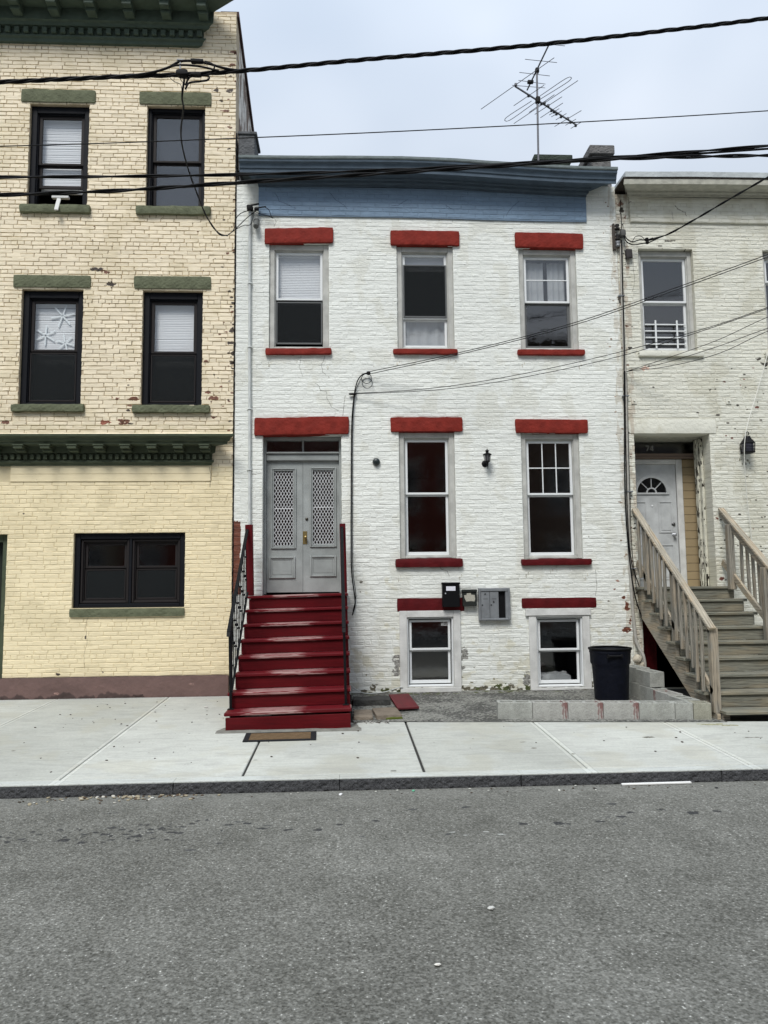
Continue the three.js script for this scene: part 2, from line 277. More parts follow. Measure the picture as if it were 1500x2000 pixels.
// lays a brick wall: the 300 bricks that show largest (nearest the street eye line) are meshes of their own, the rest are one part
function layBricks(house, o) {
  const R = rng(o.seed), all = [], { course, len, joint } = o; let row = 0;
  for (let y = o.y0; y < o.y1 - 0.02; y += course, row++) {
    const yt = Math.min(y + course - joint, o.y1); const head = row % 7 === 4, L = head ? len / 2 : len;
    for (let x = o.x0 - L * (row % 2 ? 0.5 : 0) - (head ? 0.03 : 0); x < o.x1; ) {
      const w = L * (0.95 + 0.1 * R()), fillx = R() < (o.filled ?? 0) ? joint * 1.1 : 0, filly = R() < (o.filled ?? 0) * 0.6 ? joint * 0.8 : 0, r = [Math.max(x, o.x0), Math.min(x + w - joint + fillx, o.x1), y + (R() - 0.5) * 0.004, yt + filly + (R() - 0.5) * 0.004]; x += w;
      let rs = [r]; for (const h of o.holes) rs = rs.flatMap((q) => minus(q, h));
      for (const q of rs) if (q[1] - q[0] > 0.022 && q[3] - q[2] > 0.016) all.push(q);
    }
  }
  const key = (q) => -(q[1] - q[0]) * (q[3] - q[2]) / (1 + ((q[0] + q[1]) / 2 - o.eye) ** 2 * 0.05 + ((q[2] + q[3]) / 2 - 1.7) ** 2 * 0.05);
  const inView = (q) => q[0] > o.view[0] && q[1] < o.view[1];
  const sorted = all.map((q) => q).sort((a, b) => (inView(b) - inView(a)) || key(a) - key(b)); const solo = new Set(sorted.slice(0, o.solo ?? 300));
  const rest = [];
  for (const q of all) { const g = brickGeo(q, o.z, o.back, o.bev, R, o.jit); if (solo.has(q)) part('brick', g, o.mat, house); else rest.push(g); }
  if (rest.length) part('brickwork', rest, o.mat, house, { kind: 'stuff', label: o.restLabel ?? 'the smaller and farther bricks of the painted wall' });
}

// ---------------------------------------------------------------- sash windows
function slats(x0, x1, y0, y1, z, pitch = 0.025, tilt = 0.55, seed = 3) { const R = rng(seed), g = []; for (let y = y1; y > y0; y -= pitch) { const b = cbox(x0, x1, -0.0008, 0.0008, -0.0155, 0.0155, 0); b.rotateX(tilt + (R() - 0.5) * 0.08); b.rotateZ((R() - 0.5) * 0.004); b.translate(0, y, z); g.push(b); } g.push(cbox(x0, x1, y1, y1 + 0.03, z - 0.018, z + 0.018, 0.003)); g.push(cbox(x0, x1, y0 - 0.018, y0, z - 0.012, z + 0.012, 0.003)); return g; }
function drape(x0, x1, y0, y1, z, folds = 6, depth = 0.03, seed = 0) { // a hanging cloth with folds and thickness
  const n = folds * 6, o = []; const P = (i, t, s) => { const x = mix(x0, x1, i / n); return [x, t ? y1 : y0, z + Math.sin(i / n * folds * 6.283 + seed) * depth * (t ? 0.6 : 1) + Math.sin(i * 0.7 + seed) * depth * 0.3 - s * 0.002]; };
  for (const s of [0, 1]) for (let i = 0; i < n; i++) { const a = P(i, 0, s), b = P(i + 1, 0, s), c = P(i + 1, 1, s), d = P(i, 1, s); if (s) o.push(...a, ...c, ...b, ...a, ...d, ...c); else o.push(...a, ...b, ...c, ...a, ...c, ...d); } return flat(o);
}
function sashWindow(house, o) {
  const { x0, x1, y0, y1 } = o, zc = o.z, cs = o.cs ?? 0.09, ct = o.ct ?? 0.09, cb = o.cb ?? 0.035, st = o.st ?? 0.035, cm = o.casing, sm = o.sash;
  const fr = [...ring(x0 + 0.001, x1 - 0.001, y0 + 0.001, y1 - 0.001, zc - 0.12, zc, cs, ct, cb, 0.006)];
  if (o.step !== false) fr.push(...ring(x0 + cs - 0.004, x1 - cs + 0.004, y0 + cb - 0.004, y1 - ct + 0.004, zc - 0.11, zc - 0.028, 0.018, 0.022, 0.02, 0.003));
  const w = part('window', fr, cm, house, { label: o.label });
  const a = x0 + cs + 0.016, b = x1 - cs - 0.016, c = y0 + cb + 0.016, d = y1 - ct - 0.018, ym = o.ym, zu = zc - 0.05, zl = zc - 0.085, lb = o.lift ?? 0;
  part('upper_sash', ring(a, b, ym, d, zu - 0.03, zu, st, st, 0.03), sm, w);
  part('lower_sash', ring(a, b, c + lb, ym + 0.012, zl - 0.03, zl, st, 0.034, 0.045), o.sashLow ?? sm, w);
  const gl = o.glass ?? M.glass;
  part('pane', cbox(a + st - 0.006, b - st + 0.006, ym + 0.025, d - st + 0.006, zu - 0.018, zu - 0.013, 0), gl, w);
  part('pane', cbox(a + st - 0.006, b - st + 0.006, c + lb + 0.038, ym - 0.018, zl - 0.018, zl - 0.013, 0), gl, w);
  if (o.lites) { const [nx, ny] = o.lites, ga = a + st, gb = b - st, gc = ym + 0.03, gd = d - st; for (let i = 1; i < nx; i++) part('muntin', cbox(ga + (gb - ga) * i / nx - 0.008, ga + (gb - ga) * i / nx + 0.008, gc, gd, zu - 0.012, zu - 0.002, 0.003), sm, w); for (let i = 1; i < ny; i++) part('muntin', cbox(ga, gb, gc + (gd - gc) * i / ny - 0.008, gc + (gd - gc) * i / ny + 0.008, zu - 0.0122, zu - 0.0035, 0.003), sm, w); }
  if (o.screen) { const [s0, s1] = o.screen; part('screen_frame', ring(a + 0.006, b - 0.006, s0, s1, zc - 0.048, zc - 0.036, 0.018, 0.018, 0.024), o.screenMat ?? M.screenFrame, w); part('insect_screen', cbox(a + 0.022, b - 0.022, s0 + 0.022, s1 - 0.016, zc - 0.0425, zc - 0.0415, 0), M.screen, w); }
  for (const [p, q] of o.blinds ?? []) part('blind', slats(a + 0.02, b - 0.02, p, q, zc - 0.140, 0.025, o.tilt ?? 1.3, o.seed ?? 3), o.blindMat ?? M.blind, w, { kind: 'stuff' });
  for (const [p, q, u, v, f] of o.curtains ?? []) part('curtain', drape(p, q, u, v, zc - 0.165, f ?? 5, 0.012, p), M.curtain, w);
  if (o.shade) part('shade', cbox(a + 0.01, b - 0.01, o.shade[0], o.shade[1], zc - 0.165, zc - 0.161, 0), M.shade, w);
  return w;
}
function shell(house, x0, x1, z0, z1, top, floors, m, name = 'inner_wall') { // side and back walls, floors and ceilings
  const t = 0.25; part(name, [cbox(x0, x0 + t, 0, top, z0, z1, 0), cbox(x1 - t, x1, 0, top, z0, z1, 0), cbox(x0 + t, x1 - t, 0, top, z0, z0 + t, 0)], m, house);
  for (const y of floors) part('floor_slab', cbox(x0 + t, x1 - t, y - 0.2, y, z0 + t, z1, 0), M.room, house);
}

// ================================================================ the white house
const WX0 = -1.555, WX1 = 4.055;
const white = thing('white_row_house', 'two-storey white painted brick row house with red lintels and a blue cornice', 'house', [1.25, 0.2, 0]);
const wHoles = [[-1.08, -0.22, 5.10, 6.67], [0.77, 1.60, 5.10, 6.66], [2.57, 3.43, 5.10, 6.64], [0.77, 1.57, 2.08, 3.89], [2.53, 3.38, 2.06, 3.87], [-1.16, -0.05, 1.50, 3.85], [0.85, 1.50, 0.30, 1.26], [2.67, 3.33, 0.27, 1.24]];
{
  const R = rng(5), chips = [], red = [108, 66, 52], grey = [140, 139, 134], dk = [96, 92, 82];
  for (const [x, y, r, c, ry] of [[0.70, 0.60, 0.085, grey, 0.19], [1.655, 0.74, 0.075, grey, 0.12], [1.62, 0.55, 0.045, grey], [2.52, 0.38, 0.07, grey, 0.13], [3.82, 1.62, 0.035, red], [3.93, 1.5, 0.04, red], [3.98, 1.36, 0.05, red, 0.08], [3.96, 1.05, 0.075, red, 0.06], [4.02, 1.18, 0.035, red, 0.10], [3.72, 1.45, 0.02, dk], [3.86, 1.74, 0.05, [150, 118, 104], 0.03], [0.2, 1.62, 0.02, dk], [0.22, 1.76, 0.035, dk, 0.02], [3.47, 2.02, 0.05, dk, 0.03], [0.13, 4.4, 0.05, [168, 166, 156], 0.06]]) chips.push([x, y, r, c, ry]);
  for (let k = 0; k < 46; k++) chips.push([mix(WX0, WX1, R()), 0.22 + R() * R() * 0.5, 0.012 + R() * 0.03, R() < 0.5 ? dk : [120, 116, 92], 0.008 + R() * 0.015]);
  for (let k = 0; k < 60; k++) chips.push([mix(0.1, 4.0, R()), 0.2 + R() * 0.1, 0.04 + R() * 0.06, R() < 0.3 ? [78, 84, 52] : [104, 100, 86], 0.02 + R() * 0.05]);
  for (let k = 0; k < 40; k++) chips.push([mix(3.85, 4.06, Math.sqrt(R())), mix(2, 7.4, R()), 0.012 + R() * 0.02, [150, 132, 116]]);
  for (let k = 0; k < 70; k++) chips.push([mix(WX0, WX1, R()), mix(0.5, 7, R()), 0.004 + R() * 0.008, [150, 146, 134]]);
  for (const [x, y, l] of [[-1.08, 4.98, 0.25], [-0.24, 4.97, 0.3], [0.76, 4.99, 0.22], [1.58, 4.99, 0.2], [2.58, 4.98, 0.24], [3.42, 4.98, 0.3], [0.74, 1.93, 0.3], [1.6, 1.92, 0.26], [2.55, 1.93, 0.22], [3.4, 1.94, 0.34], [1.5, 4.99, 0.12], [2.9, 1.94, 0.14]]) chips.push([x, y - l / 2, 0.012, [196, 194, 182], l / 2], [x + 0.03, y - l / 3, 0.008, [186, 182, 168], l / 3]);   // drip stains below the sill ends
  const cracks = [[[[-0.28, 5.0], [-0.30, 4.93], [-0.33, 4.86], [-0.31, 4.76], [-0.27, 4.72]]], [[[-0.42, 4.60], [-0.36, 4.55], [-0.34, 4.49], [-0.26, 4.47], [-0.25, 4.37], [-0.21, 4.30], [-0.19, 4.24], [-0.08, 4.2]]], [[[-0.62, 5.0], [-0.64, 4.85], [-0.6, 4.7]], 0.003], [[[1.3, 1.98], [1.36, 1.92], [1.43, 1.9], [1.46, 1.83]], 0.004], [[[0.25, 2.0], [0.45, 1.95]], 0.003], [[[-1.02, 6.92], [-0.98, 7.0], [-1.02, 7.07]], 0.004], [[[3.55, 1.9], [3.56, 1.7], [3.54, 1.52]], 0.004], [[[-1.35, 6.72], [-1.35, 6.62]], 0.010, [120, 132, 190]], [[[0.01, 4.42], [-0.02, 4.2], [-0.03, 4.12]], 0.005]];
  const map = facade(WX0, WX1, 0.1, 7.6, 200, (x, y) => {
    const n = fbm(x * 1.6, y * 2.2, 5), f = fbm(x * 9, y * 26, 4), s = fbm(x * 4 + 50, y * 3, 4);
    let c = [230, 232, 226].map((v) => v * (0.965 + 0.05 * n + 0.05 * (f - 0.5)));
    const st = sstep(0.56, 0.68, s); c = [mix(c[0], 206, st * 0.35), mix(c[1], 205, st * 0.35), mix(c[2], 192, st * 0.35)];      // old yellowed and scuffed patches
    const dirt = sstep(0.50, 0.60, fbm(x * 7, y * 9 + 4, 5) - (y - 0.2) * 0.16); c = [mix(c[0], 200, dirt * 0.5), mix(c[1], 196, dirt * 0.5), mix(c[2], 174, dirt * 0.5)]; // splashed mud, with its own outline
    if (x < -1.462 + 0.02 * (fbm(y * 12, 3, 2) - 0.5) && y > 1.60 && y < 2.62 + 0.03 * (vn(x * 90, 2) - 0.5)) { const k = 0.8 + 0.5 * (f - 0.3); c = [122 * k, 74 * k, 58 * k]; }   // paint gone, bare brick
    if (x > 3.93 + 0.05 * fbm(y * 6, 7, 3)) { const q = sstep(0.42, 0.6, fbm(x * 20, y * 8, 4)); c = [mix(c[0], 200, q * 0.7), mix(c[1], 195, q * 0.7), mix(c[2], 182, q * 0.7)]; }
    return c;
  }, chips, cracks, dk);
  const paint = new PH({ specularIntensity: 0.4, map, roughness: 0.62, vertexColors: true, ...bump(T.paint, 1.1, 0.011) });
  const mortar = new S({ map, roughness: 0.75, color: lin(0.93, 0.93, 0.92), ...bump(T.paint, 1.1, 0.006) });
  part('wall', wallWithHoles(WX0, WX1, 0.0, 7.62, -0.30, -0.0028, wHoles), mortar, white, { planar: true });
  layBricks(white, { x0: WX0, x1: WX1, y0: 0.2, y1: 7.08, z: 0, back: -0.02, course: 0.063, len: 0.20, joint: 0.007, bev: 0.008, jit: 0.010, filled: 0.5, holes: wHoles, seed: 11, mat: paint, eye: 0.6, view: [-1.6, 4.06] });
  // painted end strips beside the blue frieze
  layBricks(white, { x0: WX0, x1: -1.235, y0: 7.084, y1: 7.56, z: 0, back: -0.02, course: 0.063, len: 0.20, joint: 0.007, bev: 0.008, jit: 0.010, filled: 0.5, holes: [], seed: 12, mat: paint, eye: 0, view: [9, 9], solo: 0 });
  layBricks(white, { x0: 3.61, x1: WX1, y0: 7.084, y1: 7.56, z: 0, back: -0.02, course: 0.063, len: 0.20, joint: 0.007, bev: 0.008, jit: 0.010, filled: 0.5, holes: [], seed: 13, mat: paint, eye: 0, view: [9, 9], solo: 0 });
  // the blue frieze: a brick panel that stands proud, its lower edge a little wavy
  const fmap = facade(-1.3, 3.7, 7.0, 7.6, 200, (x, y) => { const n = fbm(x * 2, y * 5, 5), f = fbm(x * 12, y * 30, 3); const k = 0.93 + 0.14 * n + 0.08 * (f - 0.5); return [120 * k, 141 * k, 162 * k]; }, [], [[[[-0.2, 7.45], [-0.12, 7.33], [0.0, 7.26], [0.05, 7.2]]], [[[-1.0, 7.42], [-0.93, 7.3], [-0.8, 7.24], [-0.7, 7.2]]], [[[0.95, 7.36], [0.8, 7.26], [0.7, 7.25]]], [[[2.6, 7.36], [2.45, 7.22], [2.4, 7.12]]], [[[1.5, 7.28], [1.62, 7.2]]]].map((c) => [c[0], 0.006, [58, 72, 90]]), [60, 70, 80]);
  const fp = new PH({ specularIntensity: 0.35, map: fmap, roughness: 0.6, vertexColors: true, ...bump(T.paint, 1.1, 0.010) });
  const fr = part('frieze', sweep([[-0.3, 7.075], [0.0215, 7.075], [0.0215, 7.52], [-0.3, 7.52]], -1.235, 3.605, 30, { y: (x) => (0.016 - 0.008 * (x + 1.235)) + 0.006 * Math.sin(x * 1.7) }), new S({ map: fmap, roughness: 0.7, color: lin(0.85, 0.85, 0.85), ...bump(T.paint, 1.1, 0.006) }), white, { label: 'blue painted brick frieze' });
  const R2 = rng(21), g = []; for (let y = 7.085, r = 0; y < 7.5; y += 0.0695, r++) for (let x = -1.235 - (r % 2) * 0.1; x < 3.6; x += 0.212) { const a = Math.max(-1.233, x), b = Math.min(x + 0.205, 3.603); if (b - a > 0.03) { const q = brickGeo([a, b, y + (0.016 - 0.008 * (a + 1.235)) * 0.9, Math.min(7.515, y + 0.0625 + (0.016 - 0.008 * (a + 1.235)) * 0.9)], 0.026, 0.0, 0.006, R2, 0.005); g.push(q); } }
  part('frieze_brickwork', g, fp, fr, { kind: 'stuff' });
  shell(white, WX0, WX1, -8, -0.301, 7.55, [0.2, 1.56, 4.52], M.room);
}
// cornice: a painted timber profile that sags a little, with a felt flashing on top
{
  const sag = (x) => 0.02 - 0.085 * sstep(0.8, 4.0, x) + 0.012 * Math.sin(x * 1.3 + 0.4), x0 = -1.475, x1 = 3.97;
  const co = part('cornice', sweep([[0.0, 7.505], [0.035, 7.505], [0.04, 7.53], [0.075, 7.545], [0.08, 7.575], [0.11, 7.585], [0.115, 7.605], [0.275, 7.60], [0.285, 7.575], [0.30, 7.575], [0.302, 7.625], [0.318, 7.63], [0.322, 7.655], [0.335, 7.685], [0.362, 7.705], [0.366, 7.735], [-0.28, 7.735], [-0.28, 7.6], [0.0, 7.6]], x0, x1, 40, { y: sag, start: (z) => (z < 0.12 ? -1.24 - (z - 0.035) * 0.3 : x0), end: (z) => (z < 0.12 ? 3.61 + (z - 0.035) * 0.6 : x1) }), M.blueWood, white, { label: 'blue moulded timber cornice' });
  part('flashing', sweep([[-0.3, 7.738], [0.372, 7.738], [0.380, 7.752], [0.378, 7.785], [0.362, 7.79], [-0.3, 7.80]], x0 - 0.006, x1 + 0.006, 40, { y: (x) => sag(x) + 0.005 * (fbm(x * 3, 1, 3) - 0.5) * 2 }), M.flashing, co, { label: 'grey green roof edge flashing' });
  part('roof', cbox(WX0 + 0.004, WX1 - 0.004, 7.40, 7.66, -8, -0.305, 0), M.roof, white);
  part('chimney', [cbox(3.41, 4.02, 7.6, 9.17, -2.5, -2.0, 0.01), cbox(3.37, 4.06, 9.17, 9.28, -2.54, -1.96, 0.012)], mat(0.055, 0.068, 0.055, 0.95, bump(T.stone, 0.4, 0.02)), white, { label: 'dark mossy chimney' });
  part('end_block', [cbox(-1.538, -1.30, 7.78, 8.34, -0.5, -0.02, 0.012), cbox(-1.55, -1.27, 8.34, 8.385, -0.52, 0.0, 0.008)], mat(0.15, 0.155, 0.16, 0.95, { map: scaled(T.mottle, 0.4), ...bump(T.stone, 0.4, 0.014) }), white, { label: 'grey cement parapet block beside the yellow house' });
}
// stone lintels and sills, each its own
for (const [x0, x1, y0, y1, m, sk, s] of [[-1.15, -0.15, 6.666, 6.90, M.brickRed, 0.03, 1], [0.68, 1.70, 6.656, 6.88, M.brickRed, 0.0, 2], [2.52, 3.54, 6.636, 6.87, M.brickRed, -0.012, 3], [0.65, 1.69, 3.886, 4.10, M.brickRed, 0.0, 5], [2.45, 3.51, 3.866, 4.07, M.brickRed, -0.01, 6], [-1.28, 0.06, 3.842, 4.10, M.brickRed, 0.02, 4]]) part('lintel', rough(x0, x1, y0, y1, s === 4 ? -0.155 : -0.12, 0.045, 0.007, s, 0.04, sk), m, white, s === 4 ? { label: 'red lintel over the double doors' } : {});
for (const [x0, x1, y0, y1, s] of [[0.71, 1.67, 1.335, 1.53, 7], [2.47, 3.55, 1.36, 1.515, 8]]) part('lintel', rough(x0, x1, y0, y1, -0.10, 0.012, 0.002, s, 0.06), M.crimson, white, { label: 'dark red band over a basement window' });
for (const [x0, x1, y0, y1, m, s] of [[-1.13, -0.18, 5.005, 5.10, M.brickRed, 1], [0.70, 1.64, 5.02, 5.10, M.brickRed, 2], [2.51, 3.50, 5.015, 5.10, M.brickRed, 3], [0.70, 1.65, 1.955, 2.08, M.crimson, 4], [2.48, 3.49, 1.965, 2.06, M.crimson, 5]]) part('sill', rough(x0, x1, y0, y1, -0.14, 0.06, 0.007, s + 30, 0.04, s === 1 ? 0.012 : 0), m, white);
// windows
const wOpt = { z: -0.035, casing: M.casing, sash: M.vinyl, cs: 0.075, ct: 0.075, cb: 0.03 };
sashWindow(white, { ...wOpt, x0: -1.08, x1: -0.22, y0: 5.105, y1: 6.665, ym: 5.85, lift: 0.10, sashLow: M.screenFrame, blinds: [[5.83, 6.53]], screen: [5.19, 5.82], seed: 4 });
sashWindow(white, { ...wOpt, x0: 0.77, x1: 1.60, y0: 5.105, y1: 6.655, ym: 5.58, screen: [5.60, 6.40], sashLow: M.vinyl, curtains: [[0.88, 1.5, 5.16, 5.60, 4]], blinds: [[6.35, 6.52]] });
sashWindow(white, { ...wOpt, x0: 2.57, x1: 3.43, y0: 5.105, y1: 6.635, ym: 5.84, sashLow: M.screenFrame, curtains: [[2.70, 2.98, 5.86, 6.5, 3], [3.04, 3.3, 5.86, 6.5, 3]], lites: [1, 2] });
sashWindow(white, { ...wOpt, x0: 0.77, x1: 1.57, y0: 2.085, y1: 3.885, ym: 2.995 });
sashWindow(white, { ...wOpt, x0: 2.53, x1: 3.38, y0: 2.065, y1: 3.865, ym: 2.98, lites: [3, 2] });
for (const [x0, x1, y0, y1, ym, c] of [[0.85, 1.50, 0.30, 1.26, 0.80, 0], [2.67, 3.33, 0.27, 1.24, 0.77, 1]]) {
  const w = sashWindow(white, { x0, x1, y0, y1, z: 0.004, casing: M.vinyl, sash: M.vinyl, cs: 0.02, ct: 0.02, cb: 0.025, st: 0.032, ym, step: false });
  part('casing', [cbox(x0 - 0.105, x0, y0 - 0.005, y1 + (c ? 0.02 : 0.09), 0, 0.028, 0.004), cbox(x1, x1 + 0.10, y0 - 0.005, y1 + (c ? 0.02 : 0.09), 0, 0.028, 0.004), cbox(x0, x1, y1, y1 + (c ? 0.02 : 0.09), 0, 0.027, 0.004), cbox(x0 - 0.10, x1 + 0.095, y0 - 0.085, y0 - 0.005, 0, 0.034, 0.004)], M.trimWhite, w, { label: 'wide white board trim' });
  if (c) part('header_board', cbox(x0 - 0.15, x1 + 0.12, y1 + 0.021, y1 + 0.12, 0, 0.042, 0.005), M.trimWhite, w);
  if (c) part('laundry', rough(2.72, 3.2, 0.30, 0.42, -0.5, -0.22, 0.05, 4, 0.05), M.curtain, w, { label: 'pale cloth lying inside the pane' });
}
{ // sticker inside the first basement window
  const t = tex(64, 40, (i, j) => { const m = (i > 26 && i < 58 && ((j > 23 && j < 32) || (j > 8 && j < 17)) && (i % 6 > 1)) || (i < 18 && j > 24); return m ? [40, 42, 44] : [214, 216, 214]; });
  const s = cbox(1.335, 1.445, 1.135, 1.20, -0.0705, -0.0695, 0); setUV(s); const uv = s.attributes.uv; for (let i = 0; i < uv.count; i++) uv.setXY(i, (uv.getX(i) - 1.335) / 0.11, (uv.getY(i) - 1.135) / 0.065);
  part('sticker', s, new S({ map: t, roughness: 0.7 }), white, { label: 'small white printed sticker on the pane' });
}
// the double doors, in a recess
{
  const zd = -0.20, jamb = part('door_frame', [cbox(-1.158, -1.125, 1.60, 3.845, -0.29, -0.14, 0.004), cbox(-0.085, -0.052, 1.60, 3.845, -0.29, -0.14, 0.004), cbox(-1.125, -0.085, 3.50, 3.60, -0.27, -0.15, 0.012), cbox(-1.125, -0.085, 3.60, 3.625, -0.27, -0.12, 0.006), cbox(-1.125, -0.085, 3.80, 3.845, -0.27, -0.16, 0.006), cbox(-0.615, -0.59, 3.625, 3.80, -0.25, -0.18, 0.004)], M.greyDoor, white, { label: 'grey frame with a two-pane transom' });
  part('pane', cbox(-1.124, -0.616, 3.626, 3.80, -0.215, -0.21, 0), M.oldGlass, jamb); part('pane', cbox(-0.589, -0.086, 3.626, 3.80, -0.215, -0.21, 0), M.oldGlass, jamb);
  for (const [x0, x1, gx0, gx1, gy0, gy1, px0, px1, py0, py1] of [[-1.124, -0.607, -1.06, -0.70, 2.24, 3.40, -1.085, -0.71, 1.82, 2.13], [-0.603, -0.086, -0.505, -0.125, 2.26, 3.41, -0.505, -0.13, 1.84, 2.14]]) {
    const d = part('door', wallWithHoles(x0, x1, 1.625, 3.497, zd - 0.045, zd, [[gx0 + 0.03, gx1 - 0.03, gy0 + 0.03, gy1 - 0.03]]), M.greyDoor, white, { grain: 'y' });
    part('moulding', [...ring(gx0, gx1, gy0, gy1, zd, zd + 0.022, 0.022, 0.022, 0.022, 0.009), ...ring(gx0 + 0.022, gx1 - 0.022, gy0 + 0.022, gy1 - 0.022, zd - 0.01, zd + 0.010, 0.022, 0.022, 0.022, 0.007)], M.greyDoor, d);
    part('panel', [...ring(px0, px1, py0, py1, zd, zd + 0.020, 0.028, 0.028, 0.028, 0.010), ...ring(px0 + 0.028, px1 - 0.028, py0 + 0.028, py1 - 0.028, zd, zd + 0.006, 0.02, 0.02, 0.02, 0.004), cbox(px0 + 0.055, px1 - 0.055, py0 + 0.055, py1 - 0.055, zd, zd + 0.004, 0.003)], M.greyDoor, d);
    part('pane', cbox(gx0 + 0.032, gx1 - 0.032, gy0 + 0.032, gy1 - 0.032, zd - 0.035, zd - 0.031, 0), M.oldGlass, d);
    // expanded metal grille: crossed strips clipped to the opening
    const gg = [], W = gx1 - gx0 - 0.064, H = gy1 - gy0 - 0.064, X = gx0 + 0.032, Y = gy0 + 0.032, dx = 0.044, dy = 0.080, sl = dy / dx;
    for (const sg of [1, -1]) for (let k = -Math.ceil(W * sl / dy) - 1; k < (H + W * sl) / dy + 1; k++) {
      let xa = 0, xb = W; const f = (x) => (sg > 0 ? k * dy + sl * x : k * dy - sl * x); const inv = (y) => (sg > 0 ? (y - k * dy) / sl : (k * dy - y) / sl);
      const lo = Math.min(inv(0), inv(H)), hi = Math.max(inv(0), inv(H)); xa = Math.max(xa, lo); xb = Math.min(xb, hi); if (xb - xa < 0.004) continue;
      gg.push(bar([X + xa, Y + f(xa), zd - 0.012], [X + xb, Y + f(xb), zd - 0.012], 0.0068, 0.004, 0, V(0, 0, 1)));
    }
    gg.push(bar([X, Y + H * 0.5, zd - 0.012], [X + W, Y + H * 0.5, zd - 0.012], 0.007, 0.01, 0));
    part('grille', gg, M.grille, d, { label: 'diamond mesh grille over the glass' });
  }
  const dr = white.children.filter((c) => c.name === 'door')[1];
  const kn = part('lock_plate', cbox(-0.605, -0.545, 2.305, 2.49, zd, zd + 0.006, 0.002), M.brass, dr, { label: 'tarnished brass lock plate and knob' });
  part('knob', [lathe([[0, 0.06], [0.018, 0.058], [0.024, 0.046], [0.02, 0.032], [0.008, 0.026], [0.008, 0], [0.018, 0]], 0, 0, 0, 18).rotateX(Math.PI / 2).translate(-0.565, 2.40, zd + 0.006)], M.brass, dr);
  part('deadbolt', [lathe([[0, 0.014], [0.02, 0.012], [0.022, 0], [0, 0]], 0, 0, 0, 16).rotateX(Math.PI / 2).translate(-0.55, 2.665, zd)], mat(0.06, 0.055, 0.045, 0.4, { metalness: 0.7 }), dr);
  void kn;
}

